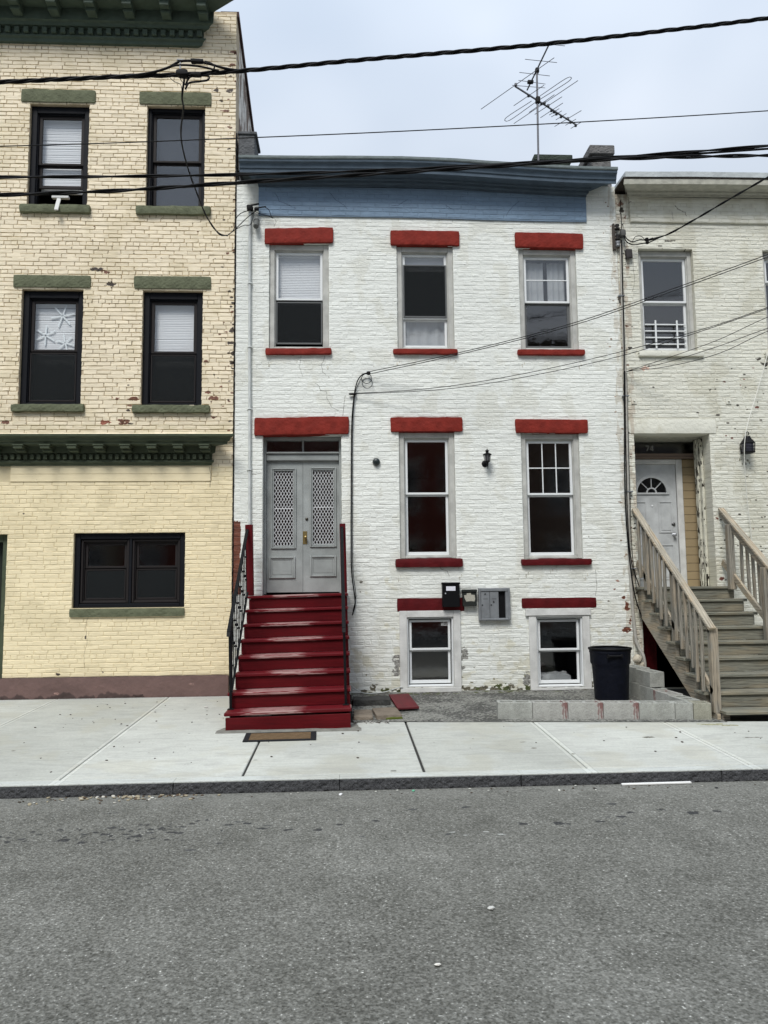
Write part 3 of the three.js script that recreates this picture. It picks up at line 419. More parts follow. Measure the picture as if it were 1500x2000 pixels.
// ================================================================ the yellow house
const YX0 = -6.6, YX1 = -1.577, YZ = 0.02;
const yellow = thing('yellow_row_house', 'three-storey pale yellow painted brick house with green lintels and dark windows', 'house', [-4, 0.2, 0]);
const yHoles = [[-4.54, -3.69, 7.19, 8.735], [-2.86, -2.02, 7.19, 8.74], [-4.56, -3.70, 4.28, 5.945], [-2.87, -2.02, 4.27, 5.94], [-3.74, -2.22, 1.44, 2.47], [-5.65, -4.635, 0.30, 2.46]];
{
  const R = rng(8), chips = [], br = [110, 70, 52], dk = [62, 52, 44];
  for (const [x, y, r, c, ry] of [[-1.60, 5.36, 0.05, dk, 0.06], [-1.61, 5.17, 0.055, dk, 0.035], [-1.60, 5.02, 0.04, dk, 0.06], [-1.61, 4.88, 0.05, dk, 0.03], [-1.6, 4.8, 0.03, dk], [-2.97, 4.36, 0.10, br, 0.03], [-3.2, 4.37, 0.07, br, 0.03], [-3.04, 4.26, 0.06, br, 0.025], [-3.05, 4.19, 0.04, dk, 0.02], [-1.85, 4.36, 0.09, br, 0.045], [-1.95, 4.45, 0.06, br, 0.03], [-1.97, 4.9, 0.05, br, 0.03], [-1.85, 4.1, 0.06, br, 0.03], [-3.36, 4.02, 0.10, [140, 80, 60], 0.035], [-3.1, 4.03, 0.12, br, 0.05], [-3.0, 4.0, 0.06, dk, 0.02], [-4.72, 4.02, 0.13, br, 0.035], [-3.55, 6.24, 0.13, dk, 0.035], [-3.4, 6.2, 0.07, br, 0.05], [-3.33, 6.02, 0.09, dk, 0.05], [-4.5, 5.9, 0.05, dk, 0.04], [-1.86, 9.0, 0.06, dk, 0.04], [-1.66, 9.0, 0.07, dk, 0.045], [-1.8, 8.83, 0.05, dk], [-1.75, 8.68, 0.12, br, 0.02], [-1.62, 9.4, 0.08, br, 0.04], [-1.6, 9.28, 0.04, dk], [-1.62, 9.6, 0.09, br, 0.03], [-4.43, 2.74, 0.02, dk], [-4.55, 2.9, 0.015, dk], [-3.55, 1.04, 0.012, dk, 0.04], [-3.9, 0.55, 0.03, dk, 0.02], [-3.3, 0.57, 0.02, dk]]) chips.push([x, y, r, c, ry]);
  for (let k = 0; k < 60; k++) chips.push([-1.58 - R() * R() * 0.3, mix(3.9, 9.9, R()), 0.01 + R() * 0.025, R() < 0.5 ? br : dk]);
  for (let k = 0; k < 110; k++) chips.push([mix(-5, -1.6, R()), mix(3.85, 9.6, R()), 0.005 + R() * 0.012, R() < 0.5 ? br : dk]);
  for (let k = 0; k < 40; k++) chips.push([mix(-4.7, -1.6, R()), mix(0.6, 3.3, R()), 0.004 + R() * 0.008, [112, 92, 66]]);
  const cracks = [[[[-3.52, 1.62], [-3.5, 1.4], [-3.55, 1.2], [-3.52, 1.0], [-3.56, 0.8], [-3.54, 0.62]], 0.004, [120, 104, 76]], [[[-1.9, 3.38], [-1.88, 3.28], [-1.89, 3.1]], 0.006, [70, 60, 45]]];
  const map = facade(-5.2, YX1, 0.2, 10.0, 190, (x, y) => {
    const n = fbm(x * 1.5 + 9, y * 2.0, 5), f = fbm(x * 10, y * 24, 4), s = fbm(x * 3 + 20, y * 2.4, 4), low = sstep(3.42, 3.38, y);
    let c = [mix(238, 236, low), mix(224, 221, low), mix(196, 184, low)].map((v) => v * (0.965 + 0.05 * n + 0.05 * (f - 0.5)));
    const st = sstep(0.55, 0.70, s) * 0.28; c = [mix(c[0], 200, st), mix(c[1], 186, st), mix(c[2], 150, st)];
    if (y > 3.8 && y < 4.0) { const q = sstep(0.45, 0.55, fbm(x * 7, y * 16, 4)); c = [mix(c[0], 214, q * 0.5), mix(c[1], 202, q * 0.5), mix(c[2], 170, q * 0.5)]; }
    return c;
  }, chips, cracks, dk);
  const paint = new S({ map, roughness: 0.66, vertexColors: true, ...bump(T.paint, 1.3, 0.007) });
  const mortar = new S({ map, roughness: 0.85, color: lin(0.60, 0.56, 0.52), ...bump(T.stone, 0.4, 0.008) });
  const lowMortar = new S({ map, roughness: 0.7, color: lin(0.82, 0.81, 0.78), ...bump(T.paint, 1.3, 0.006) });
  part('wall', wallWithHoles(YX0, YX1, 3.40, 10.25, -0.30, 0.0105, yHoles.filter((h) => h[2] > 3)), mortar, yellow, { planar: true });
  part('wall', wallWithHoles(YX0, YX1, 0.0, 3.40, -0.30, 0.012, yHoles.filter((h) => h[2] < 3)), lowMortar, yellow, { planar: true });
  layBricks(yellow, { x0: YX0, x1: YX1, y0: 0.515, y1: 3.19, z: YZ - 0.003, back: 0.0, course: 0.0608, len: 0.19, joint: 0.006, filled: 0.35, bev: 0.006, jit: 0.008, holes: [...yHoles, [-4.62, -1.87, 3.185, 3.41]], seed: 31, mat: paint, eye: -1.8, view: [-4.62, -1.5], solo: 150 });
  layBricks(yellow, { x0: YX0, x1: YX1, y0: 3.80, y1: 9.68, z: YZ, back: 0.0, course: 0.0608, len: 0.19, joint: 0.0085, filled: 0.15, bev: 0.004, jit: 0.010, holes: yHoles, seed: 32, mat: paint, eye: -1.8, view: [-4.9, -1.5], solo: 150 });
  layBricks(yellow, { x0: -1.87, x1: YX1, y0: 3.19, y1: 3.80, z: YZ - 0.003, back: 0.0, course: 0.0608, len: 0.19, joint: 0.006, filled: 0.35, bev: 0.006, jit: 0.008, holes: [], seed: 33, mat: paint, eye: 0, view: [9, 9], solo: 0 });
  layBricks(yellow, { x0: -2.12, x1: YX1, y0: 9.685, y1: 10.2, z: YZ, back: 0.0, course: 0.0608, len: 0.19, joint: 0.0085, filled: 0.15, bev: 0.004, jit: 0.010, holes: [], seed: 34, mat: paint, eye: 0, view: [9, 9], solo: 0 });
  const flatPaint = new S({ map, roughness: 0.6, ...bump(T.woodBump, 2.4, 0.002, 0.4) });
  part('fascia_board', [cbox(-4.62, -1.875, 3.187, 3.29, 0.012, 0.030, 0.003), cbox(-4.62, -1.875, 3.293, 3.42, 0.012, 0.031, 0.003)], flatPaint, yellow, { label: 'flat yellow boards under the lower cornice' });
  const R3 = rng(4); part('mortar_ledge', sweep([[0.0, 3.79], [0.10, 3.79], [0.06, 3.83], [0.012, 3.88]], YX0, YX1, 60, { y: (x) => 0.02 * (fbm(x * 4, 5, 3) - 0.5) }), flatPaint, yellow); void R3;
  // tarry joint against the white house
  const g = []; for (let y = 0.3; y < 8.3; y += 0.07) { const w = 0.006 + 0.010 * vn(y * 14, 3), x = -1.566 + 0.006 * (vn(y * 9, 8) - 0.5); g.push(rough(x - w, x + w, y, y + 0.078, -0.05, 0.012 + 0.012 * vn(y * 17, 5), 0.004, y, 0.04)); }
  part('joint_tar', g, M.tar, yellow, { label: 'ragged black tar in the joint beside the white house', kind: 'stuff' });
  const bmap = facade(-5.2, -1.5, 0.1, 0.6, 200, (x, y) => { const n = fbm(x * 3, y * 6, 5), f = fbm(x * 16, y * 20, 3), d = sstep(0.0, 0.03, 0.30 + 0.16 * (fbm(x * 5, 3, 4) - 0.5) + 0.05 * (fbm(x * 24, 9, 2) - 0.5) - y - 0.10 * sstep(-3.2, -2.2, x)); const k = 0.86 + 0.2 * n + 0.1 * (f - 0.5) - 0.32 * d; return [112 * k, 89 * k, 84 * k]; }, [[-2.8, 0.24, 0.10, [66, 50, 46], 0.04], [-3.9, 0.3, 0.05, [140, 112, 104], 0.02], [-2.1, 0.4, 0.04, [138, 112, 104], 0.015]], [], [60, 48, 44]);
  part('water_table', rough(YX0, -1.60, 0.12, 0.515, -0.02, 0.052, 0.003, 9, 0.08), new S({ map: bmap, roughness: 0.85, ...bump(T.stone, 0.6, 0.006) }), yellow, { label: 'brown painted stone base' });
  // flank wall above the neighbour's roof, weathered, with a dark verge board
  const smap = facade(-8, 0, 7.3, 10.4, 120, (z, y) => { const a = fbm(z * 9, y * 3, 5), b = fbm(z * 22 + 7, y * 9, 4), q = sstep(0.42, 0.55, a); const k = 0.8 + 0.4 * b; return [mix(128, 222, q) * k, mix(112, 217, q) * k, mix(100, 208, q) * k]; }, [], [], dk);
  const poly = (pts, x0, x1) => { const P = pts.map(([z, y]) => [x0, y, z]), Q = pts.map(([z, y]) => [x1, y, z]); return hull8(P, Q); };
  part('flank_wall', poly([[-8, 7.3], [-8, 7.55], [-0.002, 10.2], [-0.002, 7.3]], -1.80, -1.579), new S({ map: smap, roughness: 0.95, ...bump(T.stone, 0.4, 0.015) }), yellow, { label: 'weathered flaking side wall above the white house roof' });
  part('verge_board', poly([[-8, 7.552], [-8, 7.64], [-0.03, 10.29], [-0.03, 10.20]], -1.82, -1.548), mat(0.10, 0.062, 0.058, 0.9, { map: scaled(T.mottle, 0.4), ...bump(T.woodBump, 1.6, 0.006, 0.4) }), yellow, { label: 'dark brown board along the roof slope' });
  shell(yellow, YX0, -1.81, -8, -0.301, 7.5, [0.3, 3.7, 6.75], M.room);
  part('roof', [cbox(YX0, -1.83, 9.9, 10.2, -3, -0.31, 0), cbox(YX0 + 0.3, -1.83, 7.5, 9.9, -3, -2.8, 0), cbox(YX0, YX0 + 0.25, 7.5, 9.9, -3, -0.31, 0)], M.roof, yellow);
}
for (const [x0, x1, y0, y1, s] of [[-4.67, -3.60, 8.75, 8.95, 1], [-2.98, -1.93, 8.75, 8.95, 2], [-4.68, -3.60, 5.965, 6.15, 3], [-3.00, -1.90, 5.96, 6.15, 4]]) part('lintel', rough(x0, x1, y0, y1, -0.12, 0.045, 0.006, s + 50, 0.05), M.greenStone, yellow);
for (const [x0, x1, y0, y1, s] of [[-4.62, -3.63, 7.06, 7.185, 1], [-2.99, -1.92, 7.06, 7.185, 2], [-4.64, -3.64, 4.165, 4.275, 3], [-2.98, -1.90, 4.155, 4.265, 4], [-3.77, -2.21, 1.315, 1.435, 5]]) part('sill', s === 5 ? rough(x0, x1, y0, y1, -0.14, 0.05, 0.002, 60, 0.08) : rough(x0, x1, y0, y1, -0.14, 0.08, 0.011, s + 70, 0.045), M.greenStone, yellow);
const yOpt = { screenMat: M.darkSash, z: -0.045, casing: M.darkFrame, sash: M.darkSash, cs: 0.085, ct: 0.10, cb: 0.03, st: 0.045 };
sashWindow(yellow, { ...yOpt, x0: -4.54, x1: -3.69, y0: 7.195, y1: 8.73, ym: 7.86, lift: 0.28, blinds: [[7.48, 8.6]], tilt: 1.38, seed: 5, label: 'dark window with its lower sash raised' });
sashWindow(yellow, { ...yOpt, x0: -2.86, x1: -2.02, y0: 7.195, y1: 8.735, ym: 7.93, cs: 0.05, ct: 0.05, shade: [7.25, 8.68], label: 'dark window with a black shade drawn down' });
sashWindow(yellow, { ...yOpt, x0: -4.56, x1: -3.70, y0: 4.285, y1: 5.94, ym: 5.07, blinds: [[4.4, 5.8]], tilt: 1.38, seed: 6, screen: [4.34, 5.05] });
sashWindow(yellow, { ...yOpt, x0: -2.87, x1: -2.02, y0: 4.275, y1: 5.935, ym: 5.05, blinds: [[4.4, 5.8]], tilt: 1.38, seed: 7, screen: [4.33, 5.03] });
{ // white stars stuck inside the left window
  const R = rng(71), w = yellow.children.filter((c) => c.name === 'window')[2], g = [];
  for (const [x, y, r] of [[-4.05, 5.62, 0.17], [-4.28, 5.33, 0.15], [-4.0, 5.22, 0.13], [-4.3, 4.85, 0.10], [-4.05, 4.9, 0.08]]) { const n = 3, a0 = R() * 3; for (let k = 0; k < n; k++) { const a = a0 + k * Math.PI / n; g.push(bar([x - r * Math.cos(a), y - r * Math.sin(a), -0.162], [x + r * Math.cos(a), y + r * Math.sin(a), -0.162], 0.022, 0.004, 0.001, V(0, 0, 1))); } }
  part('star_decoration', g, mat(0.8, 0.85, 0.86, 0.7), w, { label: 'white paper stars hung inside the glass' });
}
for (const [a, b, t] of [[-3.66, -3.00, 1], [-2.96, -2.30, 0]]) sashWindow(yellow, { z: -0.06, casing: M.darkSash, sash: M.darkSash, cs: 0.03, ct: 0.03, cb: 0.03, st: 0.035, x0: a, x1: b, y0: 1.50, y1: 2.385, ym: 1.985, screen: [1.55, 1.97], screenMat: M.darkSash });
part('window_surround', [...ring(-3.739, -2.221, 1.441, 2.469, -0.17, -0.035, 0.075, 0.08, 0.055, 0.006), cbox(-2.998, -2.962, 1.497, 2.388, -0.17, -0.045, 0.004)], M.darkFrame, yellow, { label: 'black surround of the paired window' });
part('door', [cbox(-5.64, -4.72, 0.31, 2.45, -0.27, -0.22, 0.006)], mat(0.02, 0.024, 0.02, 0.5), yellow, { label: 'dark street door' });
part('door_frame', ring(-5.645, -4.636, 0.30, 2.458, -0.21, -0.06, 0.085, 0.10, 0.04), M.greenDark, yellow);
// cornices
function bracketCornice(house, prof, x0, xEnd, zs, m, br, dn, labels) {
  const co = part('cornice', sweep(prof, x0, 0, 1, { end: xEnd }), m, house, { label: labels });
  for (let x = br.first; x > x0; x -= br.step) part('bracket', [cbox(x - br.w / 2, x + br.w / 2, br.y0 + br.drop * 0.35, br.y1, br.z0, br.z1, 0.006), cbox(x - br.w / 2, x + br.w / 2, br.y0, br.y0 + br.drop * 0.352, br.z0, br.z0 + (br.z1 - br.z0) * 0.62, 0.008), cbox(x - br.w / 2 - 0.012, x + br.w / 2 + 0.012, br.y1 - 0.022, br.y1 - 0.002, br.z0, br.z1 + 0.012, 0.005)], m, co);
  for (let x = dn.first; x > x0; x -= dn.step) part('dentil', cbox(x - dn.w / 2, x + dn.w / 2, dn.y0, dn.y1, dn.z0, dn.z1, 0.004), m, co);
}
bracketCornice(yellow, [[0.0, 3.405], [0.055, 3.405], [0.062, 3.43], [0.085, 3.445], [0.085, 3.475], [0.062, 3.48], [0.062, 3.565], [0.10, 3.575], [0.11, 3.665], [0.255, 3.668], [0.262, 3.70], [0.285, 3.71], [0.30, 3.745], [0.335, 3.765], [0.34, 3.795], [0.02, 3.83], [0.0, 3.83]], YX0, (z) => -1.93 + Math.max(0, z) * 1.22, 0, M.greenDark, { first: -1.93, step: 0.357, w: 0.125, y0: 3.575, y1: 3.666, drop: 0.09, z0: 0.10, z1: 0.285 }, { first: -1.915, step: 0.0885, w: 0.05, y0: 3.487, y1: 3.555, z0: 0.058, z1: 0.112 }, 'dark green bracketed cornice over the ground floor');
bracketCornice(yellow, [[0.0, 9.655], [0.07, 9.655], [0.08, 9.70], [0.11, 9.72], [0.11, 9.745], [0.085, 9.75], [0.085, 9.85], [0.15, 9.86], [0.165, 9.90], [0.20, 9.915], [0.21, 10.085], [0.50, 10.09], [0.51, 10.15], [0.56, 10.18], [0.60, 10.26], [0.02, 10.36], [0.0, 10.3]], YX0, (z) => -2.16 + Math.max(0, z) * 1.36, 0, M.greenWood, { first: -2.02, step: 0.53, w: 0.135, y0: 9.945, y1: 10.086, drop: 0.14, z0: 0.20, z1: 0.44 }, { first: -2.10, step: 0.131, w: 0.07, y0: 9.757, y1: 9.842, z0: 0.08, z1: 0.145 }, 'green bracketed cornice with dentils at the roof');

// ================================================================ the cream house
const CX0 = 4.060, CX1 = 7.9;
const cream = thing('cream_row_house', 'two-storey peeling cream painted brick house with a recessed white door', 'house', [6, 0.2, 0]);
const cHoles = [[4.37, 5.20, 5.10, 6.655], [6.27, 7.10, 5.10, 6.655], [4.19, 5.31, 1.62, 3.865], [4.20, 4.98, 0.20, 1.46]];
{
  const R = rng(9), chips = [], red = [110, 68, 56], dk = [66, 62, 54], pk = [206, 176, 160];
  for (const [x, y, r, c, ry] of [[4.4, 4.83, 0.07, pk, 0.04], [4.45, 4.87, 0.04, dk, 0.02], [4.5, 4.55, 0.03, dk], [5.35, 2.62, 0.035, red], [5.38, 1.75, 0.05, red], [5.5, 1.84, 0.03, red], [6.05, 4.25, 0.04, red], [6.2, 4.9, 0.10, dk, 0.04], [6.1, 4.98, 0.05, dk, 0.03], [5.45, 4.13, 0.04, dk, 0.02], [5.15, 4.17, 0.03, dk], [4.15, 7.25, 0.05, dk, 0.05], [4.2, 7.15, 0.05, [120, 92, 78], 0.06], [4.12, 7.35, 0.06, [128, 100, 84], 0.05], [4.1, 6.95, 0.05, dk, 0.03], [4.85, 6.78, 0.10, dk, 0.02], [4.7, 6.7, 0.05, dk, 0.012]]) chips.push([x, y, r, c, ry]);
  for (let k = 0; k < 9; k++) chips.push([5.74 + k * 0.018, 3.50 - R() * 0.12, 0.009, [120, 116, 100], 0.05 + R() * 0.12]);   // soot washed down below the lantern
  for (let k = 0; k < 90; k++) chips.push([mix(5.3, 6.4, R()), mix(1.5, 4.9, R()), 0.008 + R() * 0.02, R() < 0.2 ? red : dk]);
  for (let k = 0; k < 70; k++) chips.push([4.06 + R() * R() * 0.24, mix(0.4, 7.4, R()), 0.01 + R() * 0.025, R() < 0.4 ? [128, 100, 84] : dk]);
  for (let k = 0; k < 60; k++) chips.push([mix(4.2, 6.5, R()), mix(3.9, 7, R()), 0.004 + R() * 0.01, dk]);
  const map = facade(CX0, 6.6, 0.2, 7.6, 190, (x, y) => {
    const n = fbm(x * 1.7 + 3, y * 2.2, 5), f = fbm(x * 10, y * 26, 4), s = fbm(x * 3.5 + 70, y * 2.6, 4);
    let c = [222, 221, 208].map((v) => v * (0.955 + 0.06 * n + 0.06 * (f - 0.5)));
    const st = sstep(0.54, 0.68, s) * 0.4; c = [mix(c[0], 192, st), mix(c[1], 188, st), mix(c[2], 168, st)];
    if (x < 4.21 + 0.03 * fbm(y * 5, 2, 3)) { const q = sstep(0.40, 0.62, fbm(x * 24, y * 9, 4)); c = [mix(c[0], 186, q * 0.8), mix(c[1], 176, q * 0.8), mix(c[2], 160, q * 0.8)]; }
    return c;
  }, chips, [[[[4.95, 7.32], [5.02, 7.25], [5.1, 7.22], [5.12, 7.16]], 0.007, [70, 64, 52]], [[[4.92, 7.1], [4.9, 7.22]], 0.004], [[[4.28, 6.55], [4.3, 6.2], [4.27, 6.0]], 0.004], [[[4.16, 7.05], [4.17, 6.6]], 0.006, [60, 56, 50]]], dk);
  const paint = new S({ map, roughness: 0.66, vertexColors: true, ...bump(T.paint, 1.0, 0.013) });
  const mortar = new S({ map, roughness: 0.8, color: lin(0.86, 0.85, 0.83), ...bump(T.paint, 1.0, 0.008) });
  part('wall', wallWithHoles(CX0, CX1, 0.0, 7.5, -0.30, -0.0042, cHoles), mortar, cream, { planar: true });
  part('raised_panel', cbox(4.264, CX1 - 0.002, 7.062, 7.445, -0.006, 0.0255, 0), mortar, cream, { planar: true });
  const lin_ = [4.10, 5.42, 3.86, 4.09];
  layBricks(cream, { x0: CX0, x1: CX1, y0: 0.2, y1: 7.06, z: 0, back: -0.02, course: 0.060, len: 0.20, joint: 0.007, filled: 0.45, bev: 0.008, jit: 0.011, holes: [...cHoles, lin_], seed: 41, mat: paint, eye: 3, view: [4.05, 6.4] });
  layBricks(cream, { x0: CX0, x1: 4.262, y0: 7.064, y1: 7.45, z: 0, back: -0.02, course: 0.060, len: 0.20, joint: 0.007, filled: 0.45, bev: 0.008, jit: 0.011, holes: [], seed: 42, mat: paint, eye: 0, view: [9, 9], solo: 0 });
  layBricks(cream, { x0: 4.266, x1: CX1, y0: 7.064, y1: 7.44, z: 0.03, back: -0.02, course: 0.060, len: 0.20, joint: 0.007, filled: 0.45, bev: 0.008, jit: 0.010, holes: [], seed: 43, mat: paint, eye: 0, view: [9, 9], solo: 0, restLabel: 'raised brick panel under the cornice' });
  part('lintel', rough(4.105, 5.415, 3.862, 4.085, -0.2, 0.012, 0.003, 91, 0.06), new S({ map, roughness: 0.75, ...bump(T.stone, 0.5, 0.006) }), cream, { label: 'cream stone lintel over the door recess' });
  for (const x of [4.21, 5.62]) part('anchor_plate', [cbox(x - 0.04, x + 0.04, 4.30, 4.39, 0, 0.012, 0.003), lathe([[0, 0.016], [0.012, 0.012], [0.014, 0], [0, 0]], 0, 0, 0, 10).rotateX(Math.PI / 2).translate(x, 4.345, 0.012)], new S({ map, roughness: 0.6 }), cream);
  shell(cream, CX0, CX1, -8, -0.301, 7.45, [0.0, 1.55, 4.5], M.room);
  part('sill', rough(4.30, 5.28, 5.005, 5.095, -0.14, 0.05, 0.005, 92, 0.05), new S({ map, roughness: 0.75, ...bump(T.stone, 0.5, 0.006) }), cream);
  part('sill', rough(6.20, 7.18, 5.005, 5.095, -0.14, 0.05, 0.005, 93, 0.05), new S({ map, roughness: 0.75, ...bump(T.stone, 0.5, 0.006) }), cream);
}
{
  const bow = (x) => 0.02 * Math.sin((x - 4.1) * 0.9) , e = CX1;
  const co = part('cornice', sweep([[0.0, 7.44], [0.055, 7.44], [0.06, 7.465], [0.09, 7.475], [0.095, 7.50], [0.30, 7.495], [0.31, 7.48], [0.33, 7.48], [0.335, 7.555], [-0.28, 7.56], [-0.28, 7.46]], 4.09, e, 20, { start: (z) => (z < 0.1 ? 4.24 - z * 0.3 : 4.075), y: bow }), M.creamWood, cream, { label: 'chipped cream timber cornice' });
  part('rotten_edge', sweep([[-0.28, 7.561], [0.340, 7.556], [0.344, 7.578], [-0.28, 7.59]], 4.06, e, 60, { y: (x) => bow(x) + 0.004 * (fbm(x * 9, 2, 3) - 0.5) }), mat(0.075, 0.062, 0.052, 0.95, { map: scaled(T.mottle, 0.2), ...bump(T.stone, 0.3, 0.02) }), co, { label: 'dark rotten board on top of the cornice' });
  part('metal_edge', sweep([[-0.35, 7.595], [0.352, 7.580], [0.356, 7.655], [-0.35, 7.68]], 4.09, e, 60, { y: (x) => bow(x) + 0.006 * (fbm(x * 2, 7, 3) - 0.5) }), M.tin, co, { label: 'pale sheet metal roof edge' });
  part('roof', cbox(CX0, CX1, 7.38, 7.46, -8, -0.305, 0), M.roof, cream);
  part('chimney', [cbox(4.42, 4.76, 7.4, 9.30, -3.1, -2.0, 0.01), cbox(4.37, 4.82, 9.30, 9.47, -3.16, -1.95, 0.014)], mat(0.21, 0.205, 0.20, 0.95, { map: scaled(T.mottle, 0.4), ...bump(T.stone, 0.4, 0.02) }), cream, { label: 'grey cement chimney' });
}
sashWindow(cream, { x0: 4.37, x1: 5.20, y0: 5.105, y1: 6.65, z: -0.07, casing: M.casing, sash: M.vinyl, cs: 0.06, ct: 0.08, cb: 0.02, ym: 5.87 });
sashWindow(cream, { x0: 6.27, x1: 7.10, y0: 5.105, y1: 6.65, z: -0.07, casing: M.casing, sash: M.vinyl, cs: 0.06, ct: 0.08, cb: 0.02, ym: 6.2 });
part('window_guard', [...[5.24, 5.34, 5.44, 5.54].map((y) => cbox(4.475, 5.095, y - 0.009, y + 0.009, -0.135, -0.120, 0.003)), cbox(4.62, 4.645, 5.17, 5.60, -0.119, -0.108, 0.003), cbox(4.945, 4.97, 5.17, 5.60, -0.119, -0.108, 0.003)], M.vinyl, cream, { label: 'white bar guard across the lower sash' });
{ // recessed entrance
  const zb = -0.50, flake = tex(128, 1024, (i, j) => { const x = i / 128, y = j / 1024, q = sstep(0.60, 0.64, fbm(x * 24, y * 26, 4, 24)), s = 0.9 + 0.2 * fbm(x * 8, y * 40, 3, 8); return [mix(206 * s, 40, q), mix(204 * s, 36, q), mix(188 * s, 30, q)]; }), boards = new PH({ specularIntensity: 0.35, map: scaled(flake, 0.5, 2.2), roughness: 0.75, ...bump(T.woodBump, 0.6, 0.004, 0.4) });
  part('recess_lining', [cbox(5.311, 5.36, 1.62, 3.84, zb, -0.301, 0), cbox(4.14, 4.189, 1.62, 3.84, zb, -0.301, 0), cbox(4.14, 5.36, 3.84, 3.89, zb - 0.05, -0.301, 0), cbox(4.14, 5.36, 1.57, 1.62, zb - 0.3, -0.02, 0)], M.creamWood, cream);
  part('pilaster_board', [cbox(5.245, 5.309, 1.63, 3.838, -0.40, -0.30, 0.008), cbox(5.268, 5.309, 1.63, 3.838, -0.296, -0.22, 0.008)], boards, cream, { label: 'peeling cream boards lining the recess' });
  part('back_board', [cbox(4.19, 5.31, 3.60, 3.655, zb - 0.06, zb + 0.03, 0.006), cbox(4.19, 5.31, 3.575, 3.599, zb - 0.06, zb + 0.05, 0.004)], mat(0.23, 0.175, 0.14, 0.7), cream, { label: 'brown transom bar' });
  part('transom_pane', cbox(4.19, 5.31, 3.656, 3.84, zb - 0.04, zb - 0.035, 0), M.oldGlass, cream);
  for (let k = 0; k < 16; k++) part('siding_board', cbox(5.105, 5.306, 1.63 + k * 0.1215, 1.63 + k * 0.1215 + 0.117, zb - 0.04, zb - 0.012 + (k % 2) * 0.001, 0.004), mat(0.33, 0.255, 0.15, 0.6, bump(T.woodBump, 1.6, 0.001, 0.4)), cream);
  part('door_trim', [cbox(5.005, 5.10, 1.63, 3.57, zb - 0.03, zb + 0.012, 0.008), cbox(4.19, 5.004, 3.49, 3.57, zb - 0.03, zb + 0.011, 0.008)], M.trimWhite, cream);
  const s = new THREE.Shape([new THREE.Vector2(4.195, 1.635), new THREE.Vector2(4.995, 1.635), new THREE.Vector2(4.995, 3.485), new THREE.Vector2(4.195, 3.485)]);
  const fan = new THREE.Path(); fan.absarc(4.62, 3.06, 0.235, 0, Math.PI, false); fan.closePath(); s.holes.push(fan);
  const dm = mat(0.62, 0.64, 0.64, 0.45, { map: scaled(T.mottle, 0.8) });
  const d = part('door', plain(new THREE.ExtrudeGeometry(s, { depth: 0.04, bevelEnabled: false, curveSegments: 20 }).translate(0, 0, zb - 0.045)), dm, cream, { label: 'white panelled door with a half-round fanlight' });
  const pan = []; for (const [a, b, y0, y1] of [[4.29, 4.53, 2.45, 2.93], [4.71, 4.93, 2.45, 2.93], [4.29, 4.53, 1.75, 2.28], [4.71, 4.93, 1.75, 2.28]]) pan.push(...ring(a, b, y0, y1, zb - 0.005, zb + 0.005, 0.022, 0.022, 0.022, 0.005), cbox(a + 0.04, b - 0.04, y0 + 0.04, y1 - 0.04, zb - 0.005, zb + 0.001, 0.003)); part('panel', pan, dm, d);
  const arc = (r0, r1, z0, z1) => { const q = new THREE.Shape(); q.absarc(4.62, 3.06, r1, 0, Math.PI, false); q.absarc(4.62, 3.06, r0, Math.PI, 0, true); q.closePath(); return plain(new THREE.ExtrudeGeometry(q, { depth: z1 - z0, bevelEnabled: false, curveSegments: 20 }).translate(0, 0, z0)); };
  part('fanlight_frame', [arc(0.225, 0.265, zb - 0.005, zb + 0.012), cbox(4.355, 4.885, 3.03, 3.06, zb - 0.005, zb + 0.0125, 0.004), arc(0.06, 0.08, zb - 0.02, zb - 0.004), ...[45, 90, 135].map((a) => { const c = Math.cos(a * Math.PI / 180), n = Math.sin(a * Math.PI / 180); return bar([4.62 + c * 0.075, 3.06 + n * 0.075, zb - 0.012], [4.62 + c * 0.228, 3.06 + n * 0.228, zb - 0.012], 0.014, 0.014, 0.003, V(0, 0, 1)); })], dm, d);
  const gs = new THREE.Shape(); gs.absarc(4.62, 3.061, 0.23, 0, Math.PI, false); gs.closePath(); part('pane', plain(new THREE.ExtrudeGeometry(gs, { depth: 0.004, bevelEnabled: false, curveSegments: 16 }).translate(0, 0, zb - 0.03)), M.oldGlass, d);
  part('knob', lathe([[0, 0.065], [0.02, 0.062], [0.028, 0.048], [0.022, 0.034], [0.01, 0.028], [0.01, 0.006], [0.03, 0.004], [0.03, 0]], 0, 0, 0, 18).rotateX(Math.PI / 2).translate(4.93, 2.42, zb - 0.005), M.steel, d);
  part('deadbolt', lathe([[0, 0.02], [0.026, 0.016], [0.03, 0], [0, 0]], 0, 0, 0, 16).rotateX(Math.PI / 2).translate(4.93, 2.58, zb - 0.005), mat(0.1, 0.1, 0.1, 0.4, { metalness: 0.7 }), d);
  part('peephole', lathe([[0, 0.008], [0.014, 0.006], [0.016, 0], [0, 0]], 0, 0, 0, 12).rotateX(Math.PI / 2).translate(4.62, 2.86, zb - 0.005), M.vinyl, d);
  // cellar door under the steps
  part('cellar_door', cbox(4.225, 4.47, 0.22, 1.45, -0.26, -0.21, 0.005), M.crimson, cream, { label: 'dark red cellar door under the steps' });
}
const font = await new FontLoader().loadAsync('fonts/droid/droid_sans_bold.typeface.json');
function letters(s, size, x, y, z, m, parent, name = 'lettering') { const g = plain(new TextGeometry(s, { font, size, depth: 0.002, curveSegments: 4 })); g.computeBoundingBox(); const b = g.boundingBox; g.translate(x - (b.min.x + b.max.x) / 2, y, z); return part(name, g, m, parent); }
letters('74', 0.085, 4.63, 3.70, -0.533, mat(0.30, 0.30, 0.29, 0.6), cream, 'house_number');

